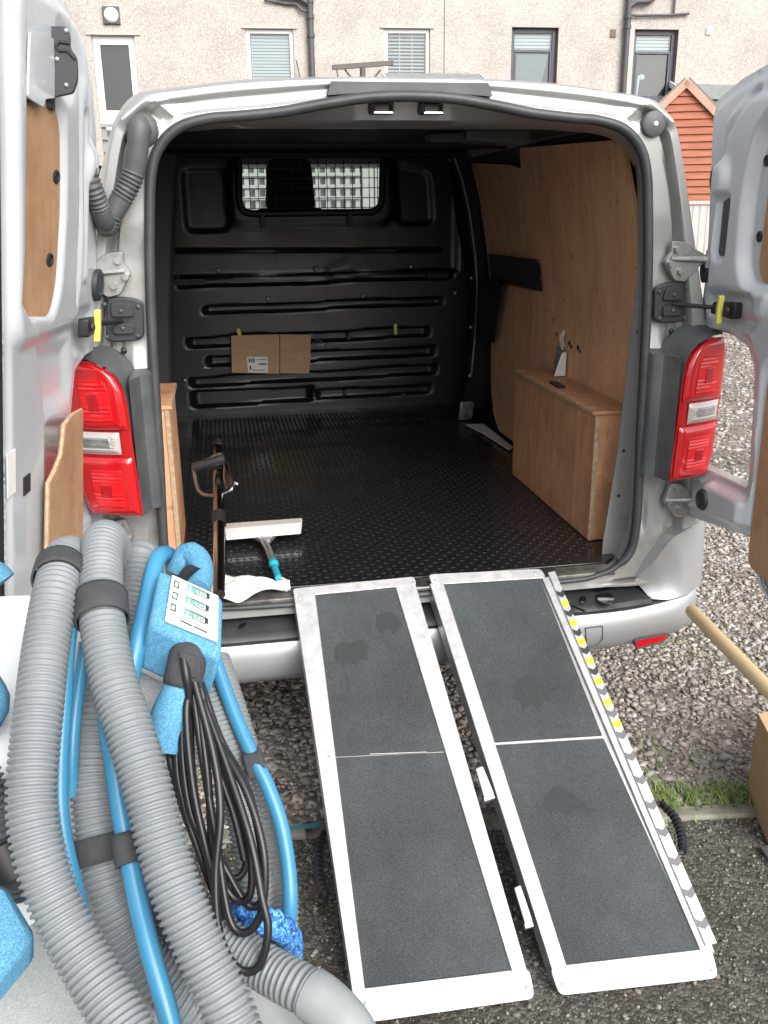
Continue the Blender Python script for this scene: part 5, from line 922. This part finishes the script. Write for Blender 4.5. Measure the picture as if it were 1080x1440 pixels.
# round wooden pole leaning in from the right
pa_ = [Vector(p) for p in [(0.5153,-0.5789,0.7408),(0.4825,-0.8046,0.7528),(0.4624,-0.9928,0.7555),(0.4307,-1.284,0.7647)]]
b = MB(); b.tube([pa_[0], pa_[0]+(pa_[1]-pa_[0])*.02]+pa_[1:], [.0125,.0145,.0145,.0145,.0145], 16); po = build(b, 'wooden_pole', 'pole', None, 50); tag(po, 'round pale wooden pole leaning in from the right beside the bumper', 'pole')
# cardboard box cut by the right edge
bx = thing('cardboard_box', 'brown cardboard box standing on the gravel by the grass at the right edge', 'box', (1.02, -.30, 0))
Q = [Vector((*p[:2], 0)) for p in [(0.9085,-0.2977,0.006),(0.8442,-0.5133,0.006)]]+[Vector((1.25,-.62,0)), Vector((1.33,-.22,0))]
Q = [Q[0], Q[1], Q[1]+Vector((.42,.12,0)), Q[0]+Vector((.42,.12,0))]; hgt = .26
for k in range(4):
    a, c = Q[k], Q[(k+1) % 4]; n = (c-a).cross(Vector((0,0,1))).normalized(); b = MB(); b.hexa([a+Vector((0,0,.005)), c+Vector((0,0,.005)), c+Vector((0,0,hgt+.005)), a+Vector((0,0,hgt+.005))], n*-.005); build(b, 'box_side', 'card', bx, 0, bevel=.001)
b = MB(); b.prism([q+Vector((0,0,.006)) for q in Q], (0,0,.004)); build(b, 'box_bottom', 'card', bx, 0)
for k in (0, 2): a, c = Q[k]+Vector((0,0,hgt+.006)), Q[(k+1) % 4]+Vector((0,0,hgt+.006)); n = (c-a).cross(Vector((0,0,1))).normalized(); b = MB(); b.hexa([a, c, c-n*.17+Vector((0,0,-.03)), a-n*.17+Vector((0,0,-.03))], (0,0,.005)); build(b, 'box_flap', 'card', bx, 0)
b = MB(); b.prism(V([(0.8096,-0.5229,0.01),(0.8357,-0.5195,0.01),(0.8456,-0.5548,0.01),(0.8051,-0.5687,0.01)]), (0,0,.012)); o = build(b, 'slate_chip', 'pipe', None, 0, bevel=.002); tag(o, 'dark flat slate chip on the tarmac in front of the cardboard box', 'stone')
b = MB(); p0, p1 = V([(-0.3957,-0.2215,0.018),(-0.2928,-0.2235,0.018)]); b.hexa([p0, p1, p1+Vector((0,.016,0)), p0+Vector((0,.014,0))], (0,0,.003)); o = build(b, 'webbing_strap', 'teal', None, 0); tag(o, 'short teal webbing strap lying on the edging left of the ramps', 'strap')
# ================================================================== CARPET EXTRACTION MACHINE IN THE FOREGROUND
mc = thing('carpet_extractor', 'grey carpet extraction machine with a white tank and blue speckled covers at the lower left', 'cleaning machine', (-.80, -1.35, 0))
b = MB()
def rbox(x0, x1, y0, y1, z0, z1, r=.06, top=.05):
    P = lambda k, z: [(x, y, z) for x, y in rnd([(x0+k, y0+k), (x1-k, y0+k), (x1-k, y1-k), (x0+k, y1-k)], r, 6)]
    b = MB(); R_ = [P(.03, z0), P(0, z0+.03), P(0, z1-top)]+[P(top*(1-math.cos(a)), z1-top+top*math.sin(a)) for a in np.linspace(.2, math.pi/2, 6)]; b.loft(R_); n = len(R_[0]); b.f.append(tuple(range((len(R_)-1)*n, len(R_)*n))); b.f.append(tuple(range(n-1, -1, -1))); return b
build(rbox(-1.02, -.555, -1.80, -1.22, .10, .84), 'body', 'tub', mc, 60)
build(rbox(-1.16, -.70, -1.42, -.92, .16, 1.06, .08, .06), 'tank', 'tank', mc, 60)
b = MB(); b.hexa([(-0.598,-1.319,1.107),(-0.5536,-1.335,1.084),(-0.5599,-1.386,1.056),(-0.5994,-1.372,1.079)], Vector((0, .01, -.012))); build(b, 'top_ledge', 'tub', mc, bevel=.003)
for x in (-1.0, -.60):
    b = MB(); b.tube([(x-.03, -1.05, .13), (x+.03, -1.05, .13)], .13, 24); wh = build(b, 'wheel', 'tyre', mc); b = MB(); b.tube([(x-.033, -1.05, .13), (x+.033, -1.05, .13)], .06, 16); build(b, 'hub', 'bare', wh)
for x in (-.95, -.64):
    b = MB(); b.tube([(x-.02, -1.70, .05), (x+.02, -1.70, .05)], .05, 16); wh = build(b, 'castor', 'tyre', mc); b = MB(); b.box((x-.03, -1.72, .05), (x+.03, -1.68, .12)); build(b, 'fork', 'bare', wh)
# blue speckled covers (front block and two rolls on the left)
q = [Vector(p) for p in [(-0.7431,-1.525,1.024),(-0.7033,-1.522,0.9907),(-0.675,-1.558,0.9633),(-0.7198,-1.602,0.9358)]]; b = MB(); b.hexa(q, (Vector([(-0.6816,-1.549,0.9228)][0])-Vector([(-0.675,-1.558,0.9633)][0]))); build(b, 'front_cover', 'foam', mc, bevel=.008)
for p in ([(-0.7844,-1.17,1.169),(-0.7529,-1.191,1.184),(-0.7386,-1.198,1.171)], [(-0.7571,-1.364,1.053),(-0.7348,-1.369,1.08),(-0.7254,-1.355,1.096),(-0.7414,-1.326,1.108)]):
    b = MB(); b.tube(spline([(q_[0]-.012, q_[1], q_[2]) for q_ in p], .01)[0], .017, 14); build(b, 'padded_roll', 'foam', mc, 60)
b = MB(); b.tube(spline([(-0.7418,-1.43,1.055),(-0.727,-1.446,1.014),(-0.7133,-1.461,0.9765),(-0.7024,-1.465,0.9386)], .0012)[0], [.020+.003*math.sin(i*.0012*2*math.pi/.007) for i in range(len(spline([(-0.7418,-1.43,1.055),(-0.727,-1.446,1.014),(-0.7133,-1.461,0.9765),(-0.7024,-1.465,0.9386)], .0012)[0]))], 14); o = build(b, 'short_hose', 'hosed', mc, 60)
b = MB(); b.tube([(-0.7196,-1.468,1),(-0.7063,-1.48,0.9711)], .026, 14); build(b, 'hose_cuff', 'black', o)
# ------------------------------------------------------------------ hoses
def ribbed(name, pts, r, m, label, cat, group, pitch=.0066, amp=.0033, smooth_from=None):
    pa_, sa_ = spline(pts, .00092); ph = 2*math.pi*sa_/pitch; rad = r-amp+amp*np.clip(np.cos(ph)*1.6+.55, 0, 1)
    b = MB(); b.tube(pa_, list(rad), 22); o = build(b, name, m, None, 180, recalc=False)
    if label: tag(o, label, cat, group)
    return o, pa_
def sleeve(pa_, f0, f1, r, m, par, name='velcro_strap', st=6):
    n = len(pa_); P = pa_[int(f0*n):int(f1*n)+1:st]; b = MB(); b.tube(P, r, 24, cap=False); o = build(b, name, m, par, 60); s = o.modifiers.new('thick', 'SOLIDIFY'); s.thickness = .0022; s.offset = 1; return o
GR = 'grey vacuum hoses draped over the machine'
def at(pts): return [tuple(p) for p in pts]
h1, p1 = ribbed('vacuum_hose', [(-0.648,-1.154,1.032),(-0.6532,-1.157,1.115),(-0.6544,-1.207,1.189),(-0.6622,-1.26,1.22),(-0.6621,-1.337,1.212),(-0.6681,-1.392,1.173),(-0.6713,-1.448,1.131),(-0.6746,-1.487,1.093),(-0.6744,-1.513,1.064),(-0.6666,-1.541,1.033),(-0.652,-1.567,0.997),(-0.6293,-1.597,0.9655),(-0.6017,-1.633,0.9368),(-0.5775,-1.667,0.9133)], .0238, 'hose', 'leftmost grey ribbed vacuum hose looping over the machine with a strap near its top', 'hose', GR)
def frac(pa_, px):                                            # nearest point of a path to a world point
    d = np.linalg.norm(pa_-np.array(px), axis=1); return int(d.argmin())/len(pa_)
f = frac(p1, [(-0.6629,-1.303,1.219)][0]); sleeve(p1, f-.010, f+.030, .0262, 'velcro', h1)
h2, p2 = ribbed('vacuum_hose', [(-0.6247,-1.131,1.049),(-0.6227,-1.148,1.128),(-0.6204,-1.189,1.198),(-0.6206,-1.242,1.231),(-0.6195,-1.3,1.218),(-0.6142,-1.365,1.187),(-0.6029,-1.418,1.147),(-0.5851,-1.466,1.108),(-0.5695,-1.508,1.07),(-0.557,-1.545,1.031),(-0.5429,-1.58,0.9982),(-0.5248,-1.611,0.9635),(-0.506,-1.642,0.9304),(-0.4948,-1.664,0.9005)], .0238, 'hose', 'grey ribbed vacuum hose in front of the others with a black strap high up', 'hose', GR)
f = frac(p2, [(-0.6157,-1.351,1.193)][0]); sleeve(p2, f-.018, f+.026, .0262, 'velcro', h2)
h3, p3 = ribbed('vacuum_hose', [(-0.5862,-1.129,1.076),(-0.5852,-1.148,1.145),(-0.5896,-1.169,1.178),(-0.596,-1.208,1.152),(-0.6104,-1.262,1.112),(-0.6258,-1.335,1.078),(-0.6347,-1.382,1.045),(-0.6366,-1.414,1.013),(-0.6323,-1.444,0.973),(-0.6207,-1.478,0.9272),(-0.5983,-1.507,0.8861),(-0.5684,-1.529,0.852),(-0.5382,-1.542,0.8292),(-0.5046,-1.537,0.7968)], .0238, 'hose', 'grey ribbed vacuum hose behind with a wide black strap halfway down', 'hose', GR)
f = frac(p3, [(-0.6303,-1.449,0.9602)][0]); sleeve(p3, f-.022, f+.022, .0262, 'velcro', h3)
h4, p4 = ribbed('vacuum_hose', [(-0.52,-1.25,1.068),(-0.5118,-1.294,1.037),(-0.4977,-1.343,0.9936),(-0.4881,-1.367,0.9603),(-0.4802,-1.39,0.9276),(-0.4751,-1.414,0.892),(-0.4752,-1.429,0.8462),(-0.49,-1.441,0.8043),(-0.5138,-1.448,0.7702)], .0215, 'hose', 'slimmer grey ribbed hose behind the black cable, inner of the right hand pair', 'hose', GR, .0060, .0028)
h5, p5 = ribbed('vacuum_hose', [(-0.5081,-1.225,1.054),(-0.4948,-1.27,1.022),(-0.4783,-1.321,0.9764),(-0.4653,-1.349,0.9449),(-0.4543,-1.378,0.9145),(-0.4483,-1.405,0.8703),(-0.4488,-1.43,0.827),(-0.4567,-1.451,0.7925),(-0.4768,-1.468,0.7627)], .0215, 'hose', 'slimmer grey ribbed hose furthest right beside the blue tube', 'hose', GR, .0060, .0028)
h6, p6 = ribbed('vacuum_hose', [(-0.5561,-1.493,0.9335),(-0.5324,-1.509,0.9127),(-0.502,-1.532,0.8926),(-0.4717,-1.556,0.8837),(-0.4424,-1.583,0.8829),(-0.4254,-1.597,0.8811)], .0225, 'hose', 'short grey ribbed hose ending in a pale smooth cuff below the cable loops', 'hose', GR)
b = MB(); b.tube(spline([(-0.4279,-1.595,0.8807),(-0.4217,-1.601,0.8801),(-0.4097,-1.613,0.875),(-0.3972,-1.629,0.8668),(-0.3857,-1.647,0.8491)], .006)[0], .0242, 24); build(b, 'hose_cuff', 'hosel', h6, 60)
b = MB(); b.tube(spline([(-0.4908,-1.508,0.8281),(-0.4792,-1.514,0.8151),(-0.4674,-1.523,0.7936),(-0.462,-1.534,0.7651)], .008)[0], .031, 18); o = build(b, 'hose_cuff', 'hosel', h5, 60)
h7, p7 = ribbed('vacuum_hose', [(-0.5946,-1.406,0.885),(-0.5819,-1.439,0.858),(-0.5692,-1.459,0.8359),(-0.5617,-1.481,0.8071)], .0265, 'hosed', 'dark ribbed hose low down between the grey hoses', 'hose', GR)  # darker hose colour than the other vacuum hoses
# blue solution tubes
GB = 'blue solution tubes among the grey hoses'
def tube_(pts, r, m, label, name='solution_tube', cat='tube', group=GB): b = MB(); pa_ = spline(pts, .006)[0]; b.tube(pa_, r, 12); o = build(b, name, m, None, 60); tag(o, label, cat, group); return o, pa_
tube_([(-0.6398,-1.302,1.169),(-0.6411,-1.309,1.211),(-0.6463,-1.335,1.193),(-0.6502,-1.376,1.167),(-0.6536,-1.411,1.124),(-0.657,-1.447,1.08),(-0.6579,-1.475,1.042),(-0.6541,-1.494,1.006),(-0.6473,-1.508,0.9662),(-0.6442,-1.51,0.9324)], .0085, 'blue', 'blue tube running down between the two left grey hoses')
b2_, pb2 = tube_([(-0.6387,-1.341,1.149),(-0.6415,-1.357,1.131),(-0.6487,-1.39,1.095),(-0.6534,-1.412,1.058),(-0.6571,-1.426,1.016)], .0075, 'blue', 'thinner blue tube just right of the left blue tube, ending behind the wide strap')
b3_, pb3 = tube_([(-0.6122,-1.425,1.103),(-0.6057,-1.454,1.07),(-0.6008,-1.481,1.039),(-0.5934,-1.51,1.005),(-0.5841,-1.545,0.9704),(-0.5735,-1.578,0.9408),(-0.5619,-1.607,0.9092),(-0.5525,-1.631,0.8748)], .0098, 'blue', 'thick blue tube crossing in front of the strapped hose at the bottom')
f = frac(np.array(pb3), [(-0.5934,-1.51,1.005)][0]); n = len(pb3); sleeve(np.array(pb3), f-.05, f+.05, .0125, 'velcro', b3_, st=1)
tube_([(-0.5372,-1.205,1.16),(-0.5432,-1.217,1.186),(-0.5506,-1.24,1.207),(-0.5582,-1.268,1.216),(-0.5649,-1.292,1.206),(-0.5714,-1.32,1.184),(-0.5788,-1.353,1.161),(-0.5869,-1.376,1.135),(-0.5933,-1.396,1.105)], .0098, 'blue', 'blue tube bending over at the top beside the control box')
b5_, pb5 = tube_([(-0.5081,-1.273,1.102),(-0.5001,-1.294,1.074),(-0.4835,-1.333,1.033),(-0.4657,-1.369,0.9984),(-0.4534,-1.389,0.9757),(-0.4421,-1.413,0.9438),(-0.437,-1.438,0.9052),(-0.4379,-1.46,0.8712),(-0.4456,-1.473,0.8268)], .0085, 'blue', 'outermost blue tube curving down at the right of the machine')
f = frac(np.array(pb5), [(-0.4679,-1.371,0.9892)][0]); q = [Vector(p) for p in [(-0.4797,-1.374,1.007),(-0.4589,-1.377,1.01),(-0.4519,-1.386,0.9857),(-0.4736,-1.384,0.9813)]]; b = MB(); b.prism(rnd([tuple(v) for v in q], .003, 2), (0, .02, 0)); build(b, 'velcro_strap', 'velcro', b5_, bevel=.002)
# ------------------------------------------------------------------ control box with display
cbx = thing('control_box', 'blue speckled control box with a white label panel of green pictures', 'control box', tuple([(-0.5276,-1.383,1.179)][0]))
TL, TR, BR, BL = [Vector(p) for p in [(-0.5549,-1.32,1.222),(-0.4871,-1.343,1.191),(-0.4929,-1.405,1.147),(-0.5661,-1.38,1.183)]]; DN = Vector([(-0.5844,-1.364,1.125)][0])-BL
b = MB(); b.hexa([TL, TR, BR, BL], DN); build(b, 'casing', 'foam', cbx, bevel=.006, seg=3)
NN = (TR-TL).cross(BL-TL).normalized(); NN = NN if NN.dot(Vector(cam.location)-TL) > 0 else -NN
def on(s, t, h): return TL.lerp(TR, s).lerp(BL.lerp(BR, s), t)+NN*h
b = MB(); b.hexa([on(.20, .055, .0015), on(.91, .06, .0015), on(.93, .80, .0015), on(.20, .86, .0015)], NN*.0035); pn = build(b, 'label_panel', 'white', cbx, bevel=.001)
def mark(s0, s1, t0, t1, m, nm, h=.0052): b = MB(); b.hexa([on(s0, t0, h), on(s1, t0, h), on(s1, t1, h), on(s0, t1, h)], NN*.0003); return build(b, nm, m, pn, 0)
for k in range(3):
    t0 = .135+.20*k; e = .008
    for a in ((.245, .325, t0, t0+.022), (.245, .325, t0+.098, t0+.12), (.245, .262, t0+.022, t0+.098), (.308, .325, t0+.022, t0+.098)): mark(*a, 'print', 'tick_box')
    t1 = .09+.205*k
    mark(.44, .78, t1, t1+.13, 'paper', 'picture'); mark(.44, .47, t1, t1+.13, 'printg', 'picture_bar', .0056); mark(.47, .76, t1+.01, t1+.055, 'bare', 'picture_band', .0056)
    for a in ((.50, .58, t1+.06, t1+.115), (.60, .64, t1+.045, t1+.095), (.66, .71, t1+.065, t1+.10)): mark(*a, 'printg', 'picture_mark', .0059)
    for a in ((.73, .78, t1+.02, t1+.11), (.52, .70, t1+.02, t1+.03), (.55, .76, t1+.118, t1+.13)): mark(*a, 'print', 'picture_line', .0059)
mark(.40, .57, .735, .76, 'print', 'slot'); mark(.59, .78, .73, .755, 'print', 'slot')
# grips either side of the box and the grey tie
b = MB(); b.tube(spline([(-0.5398,-1.259,1.19),(-0.5323,-1.256,1.203),(-0.5251,-1.254,1.212),(-0.5138,-1.269,1.206),(-0.5128,-1.294,1.194),(-0.5175,-1.316,1.19)], .006)[0], .0145, 16); gp = build(b, 'upper_grip', 'foam', cbx, 60)
b = MB(); b.tube([(-0.5283,-1.296,1.198),(-0.5205,-1.303,1.196)], [.0165, .017], 16); build(b, 'rubber_band', 'black', gp)
pg = spline([(-0.5264,-1.351,1.147),(-0.5287,-1.389,1.144),(-0.534,-1.404,1.128),(-0.545,-1.413,1.096),(-0.5578,-1.416,1.064)], .006)[0]
b = MB(); b.tube(pg, list(np.interp(np.linspace(0, 1, len(pg)), [0, .4, .7, 1], [.013, .015, .023, .027])), 16); lg = build(b, 'lower_grip', 'foam', cbx, 60)
sleeve(pg, .22, .50, .0180, 'velcro', lg, st=1)
b = MB(); q = [Vector(p) for p in [(-0.5352,-1.413,1.163),(-0.5196,-1.417,1.159),(-0.5191,-1.422,1.136),(-0.5326,-1.419,1.14)]]; b.prism(q, (0, .006, 0)); build(b, 'strap_tail', 'velcro', lg, bevel=.001)
# ------------------------------------------------------------------ looped black power cable
loops = [[(-0.5313,-1.4,1.125),(-0.5467,-1.417,1.082),(-0.5534,-1.43,1.057),(-0.5403,-1.454,0.993),(-0.5165,-1.472,0.9365),(-0.4874,-1.474,0.9291),(-0.4808,-1.456,0.9685),(-0.5019,-1.424,1.038),(-0.519,-1.39,1.114)],
 [(-0.5278,-1.41,1.13),(-0.5386,-1.437,1.076),(-0.5331,-1.472,1.006),(-0.5074,-1.491,0.9639),(-0.4805,-1.515,0.9224),(-0.4646,-1.51,0.9462),(-0.4731,-1.472,1.022),(-0.4998,-1.435,1.07),(-0.5171,-1.399,1.119)],
 [(-0.5247,-1.415,1.131),(-0.5188,-1.454,1.067),(-0.5096,-1.496,0.9945),(-0.5017,-1.535,0.9308),(-0.4867,-1.547,0.9197),(-0.4694,-1.543,0.9407),(-0.4636,-1.522,0.9904),(-0.4775,-1.482,1.039),(-0.5065,-1.436,1.08),(-0.5184,-1.404,1.12)],
 [(-0.5217,-1.421,1.132),(-0.507,-1.465,1.073),(-0.5032,-1.497,1.028),(-0.5118,-1.524,0.9744),(-0.5116,-1.55,0.9288),(-0.4974,-1.568,0.8998),(-0.4772,-1.573,0.8998),(-0.4647,-1.563,0.932),(-0.4685,-1.547,0.9611),(-0.4758,-1.515,1.004),(-0.4939,-1.467,1.056),(-0.5154,-1.419,1.109)],
 [(-0.5342,-1.405,1.124),(-0.5457,-1.436,1.059),(-0.5415,-1.458,1.013),(-0.5251,-1.485,0.9573),(-0.5141,-1.494,0.9189)],
 [(-0.5283,-1.412,1.123),(-0.5301,-1.452,1.051),(-0.5234,-1.479,0.9917),(-0.5009,-1.507,0.9364),(-0.4812,-1.516,0.9349),(-0.4769,-1.498,0.9738),(-0.4889,-1.469,1.023),(-0.5151,-1.423,1.082)],
 [(-0.5207,-1.418,1.126),(-0.5143,-1.466,1.05),(-0.5136,-1.496,0.9776),(-0.5041,-1.518,0.9333)],
 [(-0.5236,-1.414,1.126),(-0.5319,-1.433,1.106),(-0.5295,-1.468,1.036),(-0.5172,-1.504,0.9674),(-0.5096,-1.526,0.9153)],
 [(-0.5159,-1.412,1.113),(-0.5053,-1.45,1.055),(-0.4902,-1.48,1.005),(-0.4831,-1.499,0.967)]]

cbl = thing('power_cable', 'long black power cable hanging in loops from the control box', 'cable', tuple([(-0.5249,-1.41,1.13)][0]))
for L_ in loops: b = MB(); b.tube(spline(L_, .006)[0], .0042, 10); build(b, 'cable_strand', 'cable', cbl, 60)
b = MB(); b.tube(spline([(-0.5315,-1.411,1.156),(-0.5295,-1.422,1.141),(-0.5287,-1.426,1.114),(-0.5372,-1.431,1.077),(-0.5536,-1.431,1.053)], .006)[0], .0046, 10); build(b, 'cable_strand', 'cable', cbl, 60)
# patterned blue rope tied round the right-hand hoses
rp_ = [(-0.4984,-1.485,0.8757),(-0.5006,-1.485,0.8894),(-0.4859,-1.498,0.9059),(-0.4667,-1.508,0.9037),(-0.4482,-1.502,0.8826),(-0.4378,-1.484,0.847),(-0.4379,-1.478,0.8156),(-0.4442,-1.471,0.8026)]
b = MB(); pa_, sa_ = spline(rp_, .0025); b.tube(pa_, [.0095+.0012*math.sin(s*2*math.pi/.018) for s in sa_], 12); b2 = MB()
o = build(b, 'tie_rope', 'rope', None, 60); tag(o, 'blue patterned tie wrapped round the right hand grey hoses', 'tie')
b = MB(); pa_, sa_ = spline([(-0.4929,-1.497,0.8746),(-0.4819,-1.509,0.8927),(-0.4676,-1.516,0.8949),(-0.4506,-1.51,0.875),(-0.4418,-1.488,0.8339)], .0025); b.tube(pa_, .0085, 12); build(b, 'second_turn', 'rope', o, 60)
